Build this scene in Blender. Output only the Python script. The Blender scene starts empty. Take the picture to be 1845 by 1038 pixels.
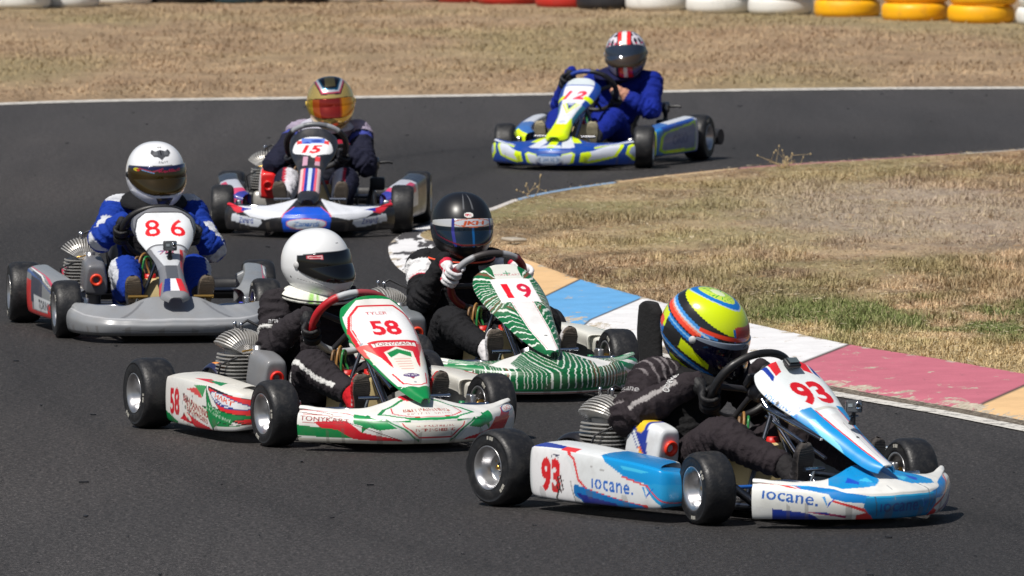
import bpy, math, random
import numpy as np
from mathutils import Matrix, Vector, noise as mnoise
from mathutils.bvhtree import BVHTree

R = math.radians
rng = np.random.default_rng(7)
SC = bpy.context.scene
COL = SC.collection

# ------------------------------------------------------------------ camera, world, sun, exposure
CAM_H, CAM_F, CAM_T = 3.019, 17000.0, 0.065          # height (m), focal length in photo pixels (1845 wide), pitch down
cam = bpy.data.cameras.new('camera'); cam_o = bpy.data.objects.new('camera', cam); COL.objects.link(cam_o)
cam.sensor_width = 36.0; cam.lens = CAM_F / 1845.0 * 36.0
cam.clip_start = 1.0; cam.clip_end = 2000.0
cam_o.location = (0, 0, CAM_H); cam_o.rotation_euler = (R(90) - CAM_T, 0, 0)
cam.dof.use_dof = True; cam.dof.focus_distance = 37.3; cam.dof.aperture_fstop = 13.5
SC.camera = cam_o
SUN_DIR = Vector((-0.42, -0.50, 1.0)).normalized()   # towards the sun
w = bpy.data.worlds.new('World'); SC.world = w; w.use_nodes = True
nt = w.node_tree; bg = nt.nodes['Background']
sky = nt.nodes.new('ShaderNodeTexSky'); sky.sky_type = 'NISHITA'; sky.sun_disc = False
sky.sun_elevation = math.asin(SUN_DIR.z); sky.sun_rotation = math.atan2(SUN_DIR.x, SUN_DIR.y)
sky.air_density = 1.0; sky.dust_density = 1.5
nt.links.new(sky.outputs[0], bg.inputs[0]); bg.inputs[1].default_value = 0.055
sl = bpy.data.lights.new('sun', 'SUN'); sl.energy = 5.0; sl.angle = R(0.53); sl.color = (1.0, 0.95, 0.88)
so = bpy.data.objects.new('sun', sl); COL.objects.link(so); so.location = (0, 0, 40)
so.rotation_euler = SUN_DIR.to_track_quat('Z', 'Y').to_euler()
SC.view_settings.view_transform = 'Standard'; SC.view_settings.look = 'None'
SC.view_settings.exposure = 0.0; SC.view_settings.gamma = 1.0

# ------------------------------------------------------------------ picture point -> ground / kart coordinates
def ray(px, py):
    a = (px - 922.5) / CAM_F; b = -(py - 519) / CAM_F; c, s = math.cos(CAM_T), math.sin(CAM_T)
    return np.array([a, c + b * s, -s + b * c])
def ground(px, py, z=0.0):
    v = ray(px, py); t = (z - CAM_H) / v[2]
    return np.array([v[0] * t, v[1] * t, z])

# ------------------------------------------------------------------ colour helpers
def S(*c):                                            # sRGB 0-255 -> linear
    c = np.array(c, float) / 255.0
    return np.where(c <= 0.04045, c / 12.92, ((c + 0.055) / 1.055) ** 2.4)
WHITE = S(226, 226, 222); BLACK = S(24, 24, 27); RED = S(196, 20, 32)

# ------------------------------------------------------------------ materials
def mat(name, base=None, rough=0.5, metal=0.0, coat=0.0, attr=False, bump=None, dirt=None, spec=0.5, var=0.0, varscale=8.0):
    m = bpy.data.materials.new(name); m.use_nodes = True
    N = m.node_tree.nodes; L = m.node_tree.links; p = N['Principled BSDF']
    p.inputs['Roughness'].default_value = rough; p.inputs['Metallic'].default_value = metal
    p.inputs['Coat Weight'].default_value = coat; p.inputs['Coat Roughness'].default_value = 0.08
    p.inputs['Specular IOR Level'].default_value = spec
    tc = N.new('ShaderNodeTexCoord')
    if attr:
        a = N.new('ShaderNodeAttribute'); a.attribute_name = 'Col'; src = a.outputs['Color']
    else:
        c = N.new('ShaderNodeRGB'); c.outputs[0].default_value = (*base, 1); src = c.outputs[0]
    if var:
        n = N.new('ShaderNodeTexNoise'); n.inputs['Scale'].default_value = varscale; n.inputs['Detail'].default_value = 5
        L.new(tc.outputs['Object'], n.inputs['Vector'])
        mr = N.new('ShaderNodeMapRange'); mr.inputs[1].default_value = .3; mr.inputs[2].default_value = .7
        mr.inputs[3].default_value = 1 - var; mr.inputs[4].default_value = 1 + var
        L.new(n.outputs[0], mr.inputs[0])
        mx = N.new('ShaderNodeVectorMath'); mx.operation = 'SCALE'; L.new(src, mx.inputs[0]); L.new(mr.outputs[0], mx.inputs['Scale'])
        src = mx.outputs[0]
    if dirt:
        dc, amount, dsc = dirt
        n = N.new('ShaderNodeTexNoise'); n.inputs['Scale'].default_value = dsc; n.inputs['Detail'].default_value = 8; n.inputs['Roughness'].default_value = .65
        L.new(tc.outputs['Object'], n.inputs['Vector'])
        mr = N.new('ShaderNodeMapRange'); mr.inputs[1].default_value = .5; mr.inputs[2].default_value = .78
        mr.inputs[3].default_value = 0.02; mr.inputs[4].default_value = amount
        L.new(n.outputs[0], mr.inputs[0])
        mx = N.new('ShaderNodeMixRGB'); mx.inputs[2].default_value = (*dc, 1)
        L.new(mr.outputs[0], mx.inputs[0]); L.new(src, mx.inputs[1]); src = mx.outputs[0]
        rr = N.new('ShaderNodeMapRange'); rr.inputs[1].default_value = .35; rr.inputs[2].default_value = .75
        rr.inputs[3].default_value = rough * .85; rr.inputs[4].default_value = min(1, rough * 1.6)
        L.new(n.outputs[0], rr.inputs[0]); L.new(rr.outputs[0], p.inputs['Roughness'])
    L.new(src, p.inputs['Base Color'])
    if bump:
        bs, bd, bk = bump
        n = N.new('ShaderNodeTexNoise'); n.inputs['Scale'].default_value = bs; n.inputs['Detail'].default_value = bk
        L.new(tc.outputs['Object'], n.inputs['Vector'])
        b = N.new('ShaderNodeBump'); b.inputs['Strength'].default_value = 1.0; b.inputs['Distance'].default_value = bd
        L.new(n.outputs[0], b.inputs['Height']); L.new(b.outputs[0], p.inputs['Normal'])
    return m
DUST = S(120, 108, 96)
M = {}
M['livery'] = mat('painted_plastic', rough=.30, coat=.25, attr=True, dirt=(DUST, .30, 9))
M['shell'] = mat('helmet_lacquer', rough=.16, coat=.6, attr=True, dirt=(DUST, .06, 6))
M['satin'] = mat('satin_helmet_paint', rough=.36, coat=.0, attr=True)
M['mirror'] = mat('chromed_helmet_paint', rough=.16, metal=.7, coat=.6, attr=True)
M['cloth'] = mat('suit_fabric', rough=.85, attr=True, bump=(34, .012, 5), var=.12, varscale=14, spec=.25)
M['leather'] = mat('glove_leather', rough=.6, attr=True, bump=(90, .003, 3), spec=.35)
M['rubber'] = mat('worn_tyre_rubber', S(27, 28, 31), rough=.44, dirt=(S(92, 88, 84), .26, 30), bump=(120, .0012, 4), spec=.45)
M['chrome'] = mat('chromed_steel', S(205, 207, 212), rough=.12, metal=1.0, var=.08)
M['steel'] = mat('brushed_steel', S(120, 124, 132), rough=.32, metal=1.0, var=.2)
M['alu'] = mat('cast_aluminium', S(196, 196, 198), rough=.3, metal=.9, var=.12, varscale=20)
M['fin'] = mat('sand_cast_fins', S(190, 188, 184), rough=.42, metal=.6, dirt=(S(70, 62, 54), .30, 18))
M['plastic'] = mat('black_plastic', S(30, 31, 35), rough=.42, dirt=(S(92, 88, 84), .22, 12))
M['parts'] = mat('painted_small_parts', rough=.38, attr=True, dirt=(S(70, 62, 54), .18, 16))
M['seat'] = mat('fibreglass_seat', S(46, 47, 52), rough=.35, coat=.2, var=.15)
M['pad'] = mat('black_foam_pad', S(14, 14, 16), rough=.9, bump=(60, .004, 3))
M['brass'] = mat('brass_nut', S(190, 150, 80), rough=.3, metal=.9)
M['tank'] = mat('translucent_tank_plastic', S(206, 186, 136), rough=.4, dirt=(S(150, 118, 60), .5, 12))
def visor(name, base, metal, rough=.07, coat=1.0):
    return mat(name, base, rough=rough, metal=metal, coat=coat, var=.15, varscale=6)

# ------------------------------------------------------------------ object helpers
def link(o, parent=None):
    COL.objects.link(o)
    if parent is not None: o.parent = parent
    return o
def tag(o, label=None, cat=None, group=None, kind=None):
    for k, v in (('label', label), ('category', cat), ('group', group), ('kind', kind)):
        if v: o[k] = v
    return o
def empty(name, loc, rz, label, cat, group=None):
    o = link(bpy.data.objects.new(name, None)); o.location = loc; o.rotation_euler = (0, 0, rz); o.empty_display_size = .2
    return tag(o, label, cat, group)

def mesh_from(name, V, Q, T=None, C=None, mats=(), mi=None, smooth=True):
    """numpy arrays -> mesh (Q quads, T triangles)"""
    me = bpy.data.meshes.new(name)
    V = np.asarray(V, float)
    Q = np.asarray(Q, int).reshape(-1, 4); T = np.asarray(T if T is not None else [], int).reshape(-1, 3)
    nf = len(Q) + len(T)
    me.vertices.add(len(V)); me.vertices.foreach_set('co', V.ravel())
    loops = np.concatenate([Q.ravel(), T.ravel()])
    me.loops.add(len(loops)); me.loops.foreach_set('vertex_index', loops.astype(np.int32))
    me.polygons.add(nf)
    starts = np.concatenate([np.arange(len(Q)) * 4, len(Q) * 4 + np.arange(len(T)) * 3])
    me.polygons.foreach_set('loop_start', starts.astype(np.int32))
    if isinstance(smooth, bool): smooth = np.full(nf, smooth)
    me.polygons.foreach_set('use_smooth', smooth)
    for m in mats: me.materials.append(m)
    if mi is not None: me.polygons.foreach_set('material_index', np.asarray(mi, np.int32))
    me.update(calc_edges=True)
    if C is not None:
        a = me.color_attributes.new('Col', 'FLOAT_COLOR', 'POINT')
        a.data.foreach_set('color', np.concatenate([C, np.ones((len(C), 1))], 1).astype(np.float32).ravel())
    return me

class MB:
    """collects shapes into ONE mesh"""
    def __init__(s): s.V = []; s.C = []; s.Q = []; s.T = []; s.qm = []; s.tm = []; s.qs = []; s.ts = []; s.n = 0; s.mats = []
    def _m(s, m):
        m = M[m] if isinstance(m, str) else m
        if m not in s.mats: s.mats.append(m)
        return s.mats.index(m)
    def add(s, V, Q=(), T=(), m='parts', c=(.5, .5, .5), smooth=True):
        V = np.asarray(V, float).reshape(-1, 3); k = s._m(m)
        c = np.asarray(c, float)
        s.C.append(np.tile(c, (len(V), 1)) if c.ndim == 1 else c)
        Q = np.asarray(Q, int).reshape(-1, 4); T = np.asarray(T, int).reshape(-1, 3)
        s.V.append(V); s.Q.append(Q + s.n); s.T.append(T + s.n); s.n += len(V)
        s.qm += [k] * len(Q); s.tm += [k] * len(T); s.qs += [smooth] * len(Q); s.ts += [smooth] * len(T)
    def grid(s, P, wrapu=False, wrapv=False, flip=False, **k):
        nu, nv = P.shape[:2]; I = np.arange(nu * nv).reshape(nu, nv)
        a = I if not wrapu else np.vstack([I, I[:1]])
        if wrapv: a = np.hstack([a, a[:, :1]])
        q = np.stack([a[:-1, :-1], a[1:, :-1], a[1:, 1:], a[:-1, 1:]], -1).reshape(-1, 4)
        if flip: q = q[:, ::-1]
        c = k.get('c')
        if c is not None and np.ndim(c) == 3: k['c'] = np.asarray(c).reshape(-1, 3)
        s.add(P.reshape(-1, 3), q, **k)
    def tube(s, pts, r, n=10, cap=True, closed=False, **k):
        P = np.asarray(pts, float); r = np.broadcast_to(np.asarray(r, float), (len(P),)) if np.ndim(r) < 2 else np.asarray(r)
        if closed: tg = np.roll(P, -1, 0) - np.roll(P, 1, 0)
        else: tg = np.gradient(P, axis=0)
        tg /= np.linalg.norm(tg, axis=1)[:, None] + 1e-12
        ref = np.array([0, 0, 1.0]) if abs(tg[0][2]) < .9 else np.array([1.0, 0, 0])
        u = np.cross(tg[0], ref); u /= np.linalg.norm(u); G = []
        for i in range(len(P)):
            u = u - tg[i] * (u @ tg[i]); u /= np.linalg.norm(u); v = np.cross(tg[i], u)
            a = np.arange(n) / n * 2 * np.pi
            ru, rv = (r[i], r[i]) if r.ndim == 1 else r[i]
            G.append(P[i] + np.outer(np.cos(a) * ru, u) + np.outer(np.sin(a) * rv, v))
        G = np.array(G)
        s.grid(G, wrapu=closed, wrapv=True, **k)
        if cap and not closed:
            for e in (0, -1):
                ring = G[e]; s.add(np.vstack([ring, P[e]]), T=[(j, (j + 1) % n, n) if e else ((j + 1) % n, j, n) for j in range(n)], **k)
    def box(s, at, d, rot=None, bev=0.0, taper=(1, 1), **k):
        k.setdefault('smooth', False)
        d = np.asarray(d, float) / 2; b = min(bev, min(d) * .9)
        V = []; 
        if b <= 0:
            for z in (-1, 1):
                for x, y in ((-1, -1), (1, -1), (1, 1), (-1, 1)):
                    f = taper if z > 0 else (1, 1); V.append((x * d[0] * f[0], y * d[1] * f[1], z * d[2]))
            V = np.array(V); Q = [(3, 2, 1, 0), (4, 5, 6, 7)] + [(i, (i + 1) % 4, (i + 1) % 4 + 4, i + 4) for i in range(4)]
            T = []
        else:                                          # rounded box: stacked rounded rectangles
            zs = [(-d[2], .0), (-d[2] + b * .3, .7), (-d[2] + b, 1.), (d[2] - b, 1.), (d[2] - b * .3, .7), (d[2], .0)]
            rings = []
            for z, g in zs:
                f = (z + d[2]) / (2 * d[2]); tx = 1 + (taper[0] - 1) * f; ty = 1 + (taper[1] - 1) * f
                ring = []
                for cx, cy, a0 in ((1, 1, 0), (-1, 1, 90), (-1, -1, 180), (1, -1, 270)):
                    for aa in (0, 22, 45, 68, 90):
                        a = R(a0 + aa); ins = b * (1 - g) * .8
                        ring.append(((cx * (d[0] - b) + math.cos(a) * (b - ins * .9)) * tx, (cy * (d[1] - b) + math.sin(a) * (b - ins * .9)) * ty, z))
                rings.append(ring)
            G = np.array(rings); n = G.shape[1]; V = G.reshape(-1, 3); Q = []
            for i in range(len(rings) - 1):
                for j in range(n): Q.append((i * n + j, i * n + (j + 1) % n, (i + 1) * n + (j + 1) % n, (i + 1) * n + j))
            V = np.vstack([V, [(0, 0, -d[2]), (0, 0, d[2])]]); o = n * (len(rings) - 1); T = []
            for j in range(n): T += [((j + 1) % n, j, len(V) - 2), (o + j, o + (j + 1) % n, len(V) - 1)]
            k['smooth'] = True
        if rot is not None: V = V @ np.array(rot).T
        s.add(V + np.asarray(at, float), Q, T, **k)
    def lathe(s, prof, at, ax, n=40, arc=None, **k):
        """prof: (radius, height along ax)"""
        ax = np.asarray(ax, float); ax /= np.linalg.norm(ax)
        ref = np.array([0, 0, 1.0]) if abs(ax[2]) < .9 else np.array([1.0, 0, 0])
        u = np.cross(ax, ref); u /= np.linalg.norm(u); v = np.cross(ax, u)
        a = np.arange(n) / n * 2 * np.pi; ring = np.outer(np.cos(a), u) + np.outer(np.sin(a), v)
        G = np.array([np.asarray(at) + r * ring + h * ax for r, h in prof])
        s.grid(G, wrapv=True, **k)
    def ball(s, at, r, rot=None, n=14, **k):
        th = np.linspace(0, np.pi, n); ph = np.arange(2 * n) / (2 * n) * 2 * np.pi
        G = np.stack([np.outer(np.sin(th), np.cos(ph)), np.outer(np.sin(th), np.sin(ph)), np.outer(np.cos(th), np.ones(2 * n))], -1) * np.asarray(r, float)
        if rot is not None: G = G @ np.array(rot).T
        s.grid(G + np.asarray(at, float), wrapv=True, **k)
    def prism(s, pts, at, u, v, th, **k):
        """flat outline pts in plane (u, v) extruded by th along u x v"""
        k.setdefault('smooth', False)
        u = np.asarray(u, float); v = np.asarray(v, float); nrm = np.cross(u, v); nrm /= np.linalg.norm(nrm)
        A = np.array([np.asarray(at) + p[0] * u + p[1] * v for p in pts]); n = len(A); cen = A.mean(0)
        V = np.vstack([A + nrm * th / 2, A - nrm * th / 2, cen + nrm * th / 2, cen - nrm * th / 2])
        T = [(i, (i + 1) % n, 2 * n) for i in range(n)] + [(n + (i + 1) % n, n + i, 2 * n + 1) for i in range(n)]
        Q = [(i, n + i, n + (i + 1) % n, (i + 1) % n) for i in range(n)]
        s.add(V, Q, T, **k)
    def data(s, name):
        V = np.vstack(s.V); Q = np.vstack(s.Q) if s.Q else []; T = np.vstack(s.T) if s.T else []
        return mesh_from(name, V, Q, T, np.vstack(s.C), s.mats, s.qm + s.tm, np.array(s.qs + s.ts))
    def build(s, name, parent=None):
        return link(bpy.data.objects.new(name, s.data(name)), parent)

def crom(ctrl, n, closed=False):
    """Catmull-Rom resample of ctrl[k,...] to n samples (uniform parameter); returns samples and parameter"""
    ctrl = np.asarray(ctrl, float); k = len(ctrl)
    t = np.linspace(0, k if closed else k - 1, n, endpoint=not closed)
    i = np.minimum(np.floor(t).astype(int), k - (1 if closed else 2)); f = t - i
    if closed: g = lambda j: ctrl[j % k]
    else: g = lambda j: ctrl[np.clip(j, 0, k - 1)]
    f = f.reshape((-1,) + (1,) * (ctrl.ndim - 1))
    p0, p1, p2, p3 = g(i - 1), g(i), g(i + 1), g(i + 2)
    return .5 * ((2 * p1) + (-p0 + p2) * f + (2 * p0 - 5 * p1 + 4 * p2 - p3) * f ** 2 + (-p0 + 3 * p1 - 3 * p2 + p3) * f ** 3), t

# ------------------------------------------------------------------ painting: colours laid on dense meshes
_tx = {}
def text_tris(s, bold=0.0, spacing=1.0):
    key = (s, bold, spacing)
    if key in _tx: return _tx[key]
    cu = bpy.data.curves.new('t', 'FONT'); cu.body = s; cu.size = 1; cu.offset = bold; cu.resolution_u = 4; cu.space_character = spacing
    cu.align_x = 'CENTER'
    o = bpy.data.objects.new('t', cu); COL.objects.link(o); bpy.context.view_layer.update()
    me = o.evaluated_get(bpy.context.evaluated_depsgraph_get()).to_mesh()
    me.calc_loop_triangles()
    V = np.array([v.co[:2] for v in me.vertices]); T = np.array([t.vertices[:] for t in me.loop_triangles])
    o.to_mesh_clear(); bpy.data.objects.remove(o); bpy.data.curves.remove(cu)
    V[:, 0] -= (V[:, 0].min() + V[:, 0].max()) / 2
    V[:, 1] -= .35                                       # centre of capital height (0.7)
    _tx[key] = V[T] / .7                                 # unit = capital height
    return _tx[key]
def in_poly(x, y, pts):
    pts = np.asarray(pts, float); ins = np.zeros(x.shape, bool); j = len(pts) - 1
    for i in range(len(pts)):
        xi, yi = pts[i]; xj, yj = pts[j]
        if yi != yj:
            c = ((yi > y) != (yj > y)) & (x < (xj - xi) * (y - yi) / (yj - yi) + xi); ins ^= c
        j = i
    return ins
class Paint:
    def __init__(s, u, v, base): s.sh = u.shape; s.u = u.ravel(); s.v = v.ravel(); s.c = np.tile(np.asarray(base, float), (s.u.size, 1))
    def mask(s, m, col): s.c[m] = col; return s
    def poly(s, pts, col): return s.mask(in_poly(s.u, s.v, pts), col)
    def both(s, pts, col): s.poly(pts, col); return s.poly([(-a, b) for a, b in pts], col)
    def rect(s, a, b, c, d, col): return s.mask((s.u > a) & (s.u < b) & (s.v > c) & (s.v < d), col)
    def ell(s, cu, cv, ru, rv, col, rot=0):
        c, n = math.cos(rot), math.sin(rot); x = s.u - cu; y = s.v - cv
        return s.mask(((x * c + y * n) / ru) ** 2 + ((-x * n + y * c) / rv) ** 2 < 1, col)
    def line(s, pts, w, col, closed=False):
        pts = list(pts) + ([pts[0]] if closed else [])
        for (x0, y0), (x1, y1) in zip(pts[:-1], pts[1:]):
            dx, dy = x1 - x0, y1 - y0; L = dx * dx + dy * dy + 1e-12
            t = np.clip(((s.u - x0) * dx + (s.v - y0) * dy) / L, 0, 1)
            s.mask((s.u - x0 - t * dx) ** 2 + (s.v - y0 - t * dy) ** 2 < (w / 2) ** 2, col)
        return s
    def star(s, cu, cv, r, col, rot=0, sx=1):
        pts = []
        for i in range(10):
            a = rot + math.pi / 2 + i * math.pi / 5; q = r if i % 2 == 0 else r * .42
            pts.append((cu + math.cos(a) * q * sx, cv + math.sin(a) * q))
        return s.poly(pts, col)
    def text(s, txt, cu, cv, h, col, rot=0.0, sx=1.0, bold=0.0, shear=0.0, spacing=1.0):
        tr = text_tris(txt, bold, spacing)
        c, n = math.cos(rot), math.sin(rot); x = s.u - cu; y = s.v - cv
        X = (x * c + y * n) / (h * sx); Y = (-x * n + y * c) / h; X = X - Y * shear
        lo = tr.reshape(-1, 2).min(0); hi = tr.reshape(-1, 2).max(0)
        idx = np.where((X > lo[0]) & (X < hi[0]) & (Y > lo[1]) & (Y < hi[1]))[0]
        if len(idx) == 0: return s
        X = X[idx]; Y = Y[idx]; ins = np.zeros(len(idx), bool)
        for a, b, d in tr:
            w0 = (b[0] - a[0]) * (Y - a[1]) - (b[1] - a[1]) * (X - a[0])
            w1 = (d[0] - b[0]) * (Y - b[1]) - (d[1] - b[1]) * (X - b[0])
            w2 = (a[0] - d[0]) * (Y - d[1]) - (a[1] - d[1]) * (X - d[0])
            ins |= ((w0 >= 0) & (w1 >= 0) & (w2 >= 0)) | ((w0 <= 0) & (w1 <= 0) & (w2 <= 0))
        s.c[idx[ins]] = col; return s
    def out(s): return s.c.reshape(s.sh + (3,))

def wobble(x, seed, amp, f):
    return amp * (np.sin(x * f + seed) + .6 * np.sin(x * f * 2.3 + seed * 1.7) + .4 * np.sin(x * f * 5.1 + seed * 2.9))

# ------------------------------------------------------------------ setting: track, verge, infield, kerb, lines, grass
def vnoise(x, y, seed, octs=4, rough=.55):
    r = np.random.default_rng(seed); out = np.zeros_like(x, float); amp = 1; tot = 0
    for o in range(octs):
        g = r.random((257, 257)); f = 2.0 ** o
        X = x * f + 31.7 * o; Y = y * f + 17.3 * o; xi = np.floor(X).astype(int); yi = np.floor(Y).astype(int); fx = X - xi; fy = Y - yi
        fx = fx * fx * (3 - 2 * fx); fy = fy * fy * (3 - 2 * fy); a = lambda i, j: g[(xi + i) % 256, (yi + j) % 256]
        out += amp * ((a(0, 0) * (1 - fx) + a(1, 0) * fx) * (1 - fy) + (a(0, 1) * (1 - fx) + a(1, 1) * fx) * fy); tot += amp; amp *= rough
    return out / tot
def ground_mat(name, kind):
    m = bpy.data.materials.new(name); m.use_nodes = True; N = m.node_tree.nodes; L = m.node_tree.links; p = N['Principled BSDF']
    tc = N.new('ShaderNodeTexCoord'); p.inputs['Roughness'].default_value = .85; p.inputs['Specular IOR Level'].default_value = .3
    def noise(scale, detail=6, rough=.6, stretch=None):
        n = N.new('ShaderNodeTexNoise'); n.inputs['Scale'].default_value = scale; n.inputs['Detail'].default_value = detail; n.inputs['Roughness'].default_value = rough
        if stretch:
            mp = N.new('ShaderNodeMapping'); mp.inputs['Scale'].default_value = stretch[:3]; mp.inputs['Rotation'].default_value = (0, 0, stretch[3]); L.new(tc.outputs['Object'], mp.inputs[0]); L.new(mp.outputs[0], n.inputs['Vector'])
        else: L.new(tc.outputs['Object'], n.inputs['Vector'])
        return n.outputs[0]
    def ramp(src, stops):
        r = N.new('ShaderNodeValToRGB'); L.new(src, r.inputs[0]); e = r.color_ramp.elements
        while len(e) < len(stops): e.new(.5)
        for q, (pos, c) in zip(e, stops): q.position = pos; q.color = (*c, 1)
        return r.outputs[0]
    def mix(a, b, f, mode='MIX'):
        x = N.new('ShaderNodeMixRGB'); x.blend_type = mode
        for i, v in ((0, f), (1, a), (2, b)):
            if isinstance(v, (int, float)): x.inputs[i].default_value = v
            elif isinstance(v, tuple): x.inputs[i].default_value = (*v, 1)
            else: L.new(v, x.inputs[i])
        return x.outputs[0]
    if kind == 'asphalt':
        base = ramp(noise(.16, 4, .5, (1, .45, 1, .3)), [(.30, (.0245, .0235, .0245)), (.52, (.0315, .0295, .0295)), (.72, (.042, .038, .0365))])
        fine = ramp(noise(85, 3, .8), [(.34, (.15,) * 3), (.48, (.70,) * 3), (.58, (1.4,) * 3), (.66, (3.2,) * 3)])
        c = mix(base, fine, 1.0, 'MULTIPLY')
        mid = ramp(noise(30, 5, .85), [(.36, (.42,) * 3), (.5, (.94,) * 3), (.64, (1.9,) * 3)]); c = mix(c, mid, 1.0, 'MULTIPLY')
        rb = N.new('ShaderNodeAttribute'); rb.attribute_name = 'Col'; c = mix(c, rb.outputs['Color'], 1.0, 'MULTIPLY')
        # rubbered racing line and long scrub marks
        st = ramp(noise(.9, 5, .6, (2.6, .22, 1, .75)), [(.42, (1.06,) * 3), (.66, (.80,) * 3)]); c = mix(c, st, .8, 'MULTIPLY')
        L.new(c, p.inputs['Base Color']); p.inputs['Roughness'].default_value = .72; p.inputs['Specular IOR Level'].default_value = .35
        b = N.new('ShaderNodeBump'); b.inputs['Distance'].default_value = .004; b.inputs['Strength'].default_value = 1; L.new(noise(170, 2, .6), b.inputs['Height'])
        b2 = N.new('ShaderNodeBump'); b2.inputs['Distance'].default_value = .006; b2.inputs['Strength'].default_value = .6; L.new(noise(22, 4, .6), b2.inputs['Height']); L.new(b.outputs[0], b2.inputs['Normal']); L.new(b2.outputs[0], p.inputs['Normal'])
    elif kind == 'soil':
        a = N.new('ShaderNodeAttribute'); a.attribute_name = 'Col'
        f = ramp(noise(38, 6, .7), [(.28, (.42,) * 3), (.5, (.95,) * 3), (.75, (1.5,) * 3)]); c = mix(a.outputs['Color'], f, 1.0, 'MULTIPLY'); L.new(c, p.inputs['Base Color'])
        b = N.new('ShaderNodeBump'); b.inputs['Distance'].default_value = .03; L.new(noise(30, 6, .7), b.inputs['Height']); L.new(b.outputs[0], p.inputs['Normal'])
    elif kind == 'paint':                                          # worn paint over concrete: chips with shapes of their own
        a = N.new('ShaderNodeAttribute'); a.attribute_name = 'Col'
        w_ = noise(5.0, 8, .75, (1.2, .8, 1, -.28)); e = N.new('ShaderNodeAttribute'); e.attribute_name = 'Wear'
        ad = N.new('ShaderNodeMath'); ad.operation = 'ADD'; L.new(w_, ad.inputs[0]); L.new(e.outputs['Fac'], ad.inputs[1])
        chip = ramp(ad.outputs[0], [(.665, (0,) * 3), (.685, (1,) * 3)])
        conc = ramp(noise(30, 6, .7), [(.3, (.26, .22, .17)), (.7, (.58, .52, .42))])
        c = mix(a.outputs['Color'], ramp(noise(5, 7, .7), [(.3, (.86,) * 3), (.7, (1.08,) * 3)]), 1.0, 'MULTIPLY')
        sc = ramp(noise(1.6, 7, .75, (3.0, .5, 1, -.28)), [(.62, (0,) * 3), (.70, (1,) * 3)]); c = mix(c, (.05, .05, .055), mix((0, 0, 0), sc, .35), 'MIX')
        c = mix(c, conc, chip); L.new(c, p.inputs['Base Color'])
        b = N.new('ShaderNodeBump'); b.inputs['Distance'].default_value = .004; L.new(noise(60, 5, .6), b.inputs['Height']); L.new(b.outputs[0], p.inputs['Normal'])
    elif kind == 'line':
        w_ = ramp(noise(14, 7, .75), [(.50, (.62, .60, .56)), (.62, (.12, .115, .11))]); w2 = ramp(noise(70, 3, .6), [(.3, (.7,) * 3), (.6, (1.05,) * 3)])
        L.new(mix(w_, w2, 1.0, 'MULTIPLY'), p.inputs['Base Color'])
    elif kind == 'grit':
        L.new(ramp(noise(45, 5, .7), [(.32, (.035, .030, .026)), (.50, (.16, .13, .10)), (.62, (.36, .32, .26)), (.72, (.62, .58, .50))]), p.inputs['Base Color'])
        b = N.new('ShaderNodeBump'); b.inputs['Distance'].default_value = .02; L.new(noise(45, 5, .7), b.inputs['Height']); L.new(b.outputs[0], p.inputs['Normal'])
    return m
for k_, n_ in (('asphalt', 'track_asphalt'), ('soil', 'dry_soil'), ('paint', 'worn_kerb_paint'), ('line', 'worn_line_paint'), ('grit', 'stony_edge')): M[k_] = ground_mat(n_, k_)
def strip(name, A, B, za, zb, m, n=400, C=None, wear=None, rows=12, prof=None):
    """sheet between two polylines given as ground points"""
    A = crom(np.array(A), n)[0]; B = crom(np.array(B), n)[0]; t = np.linspace(0, 1, rows)
    P = A[:, None, :2] * (1 - t)[None, :, None] + B[:, None, :2] * t[None, :, None]
    zb = np.broadcast_to(np.asarray(zb, float), (n,)); z = za + (zb - za)[:, None] * (t if prof is None else prof(t))[None]; P = np.concatenate([P, z[..., None]], 2)
    b = MB(); c = (.5, .5, .5) if C is None else (C if C.ndim == 3 else np.broadcast_to(C[:, None, :], (n, rows, 3)))
    up = np.cross(P[1, 0] - P[0, 0], P[0, -1] - P[0, 0])[2] < 0
    b.grid(P, flip=bool(up), m=m, c=c); o = b.build(name); o['kind'] = 'structure'
    if wear is not None:
        at = o.data.attributes.new('Wear', 'FLOAT', 'POINT'); at.data.foreach_set('value', np.broadcast_to(wear(t)[None, :], (n, rows)).astype(np.float32).ravel())
    return o
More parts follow.
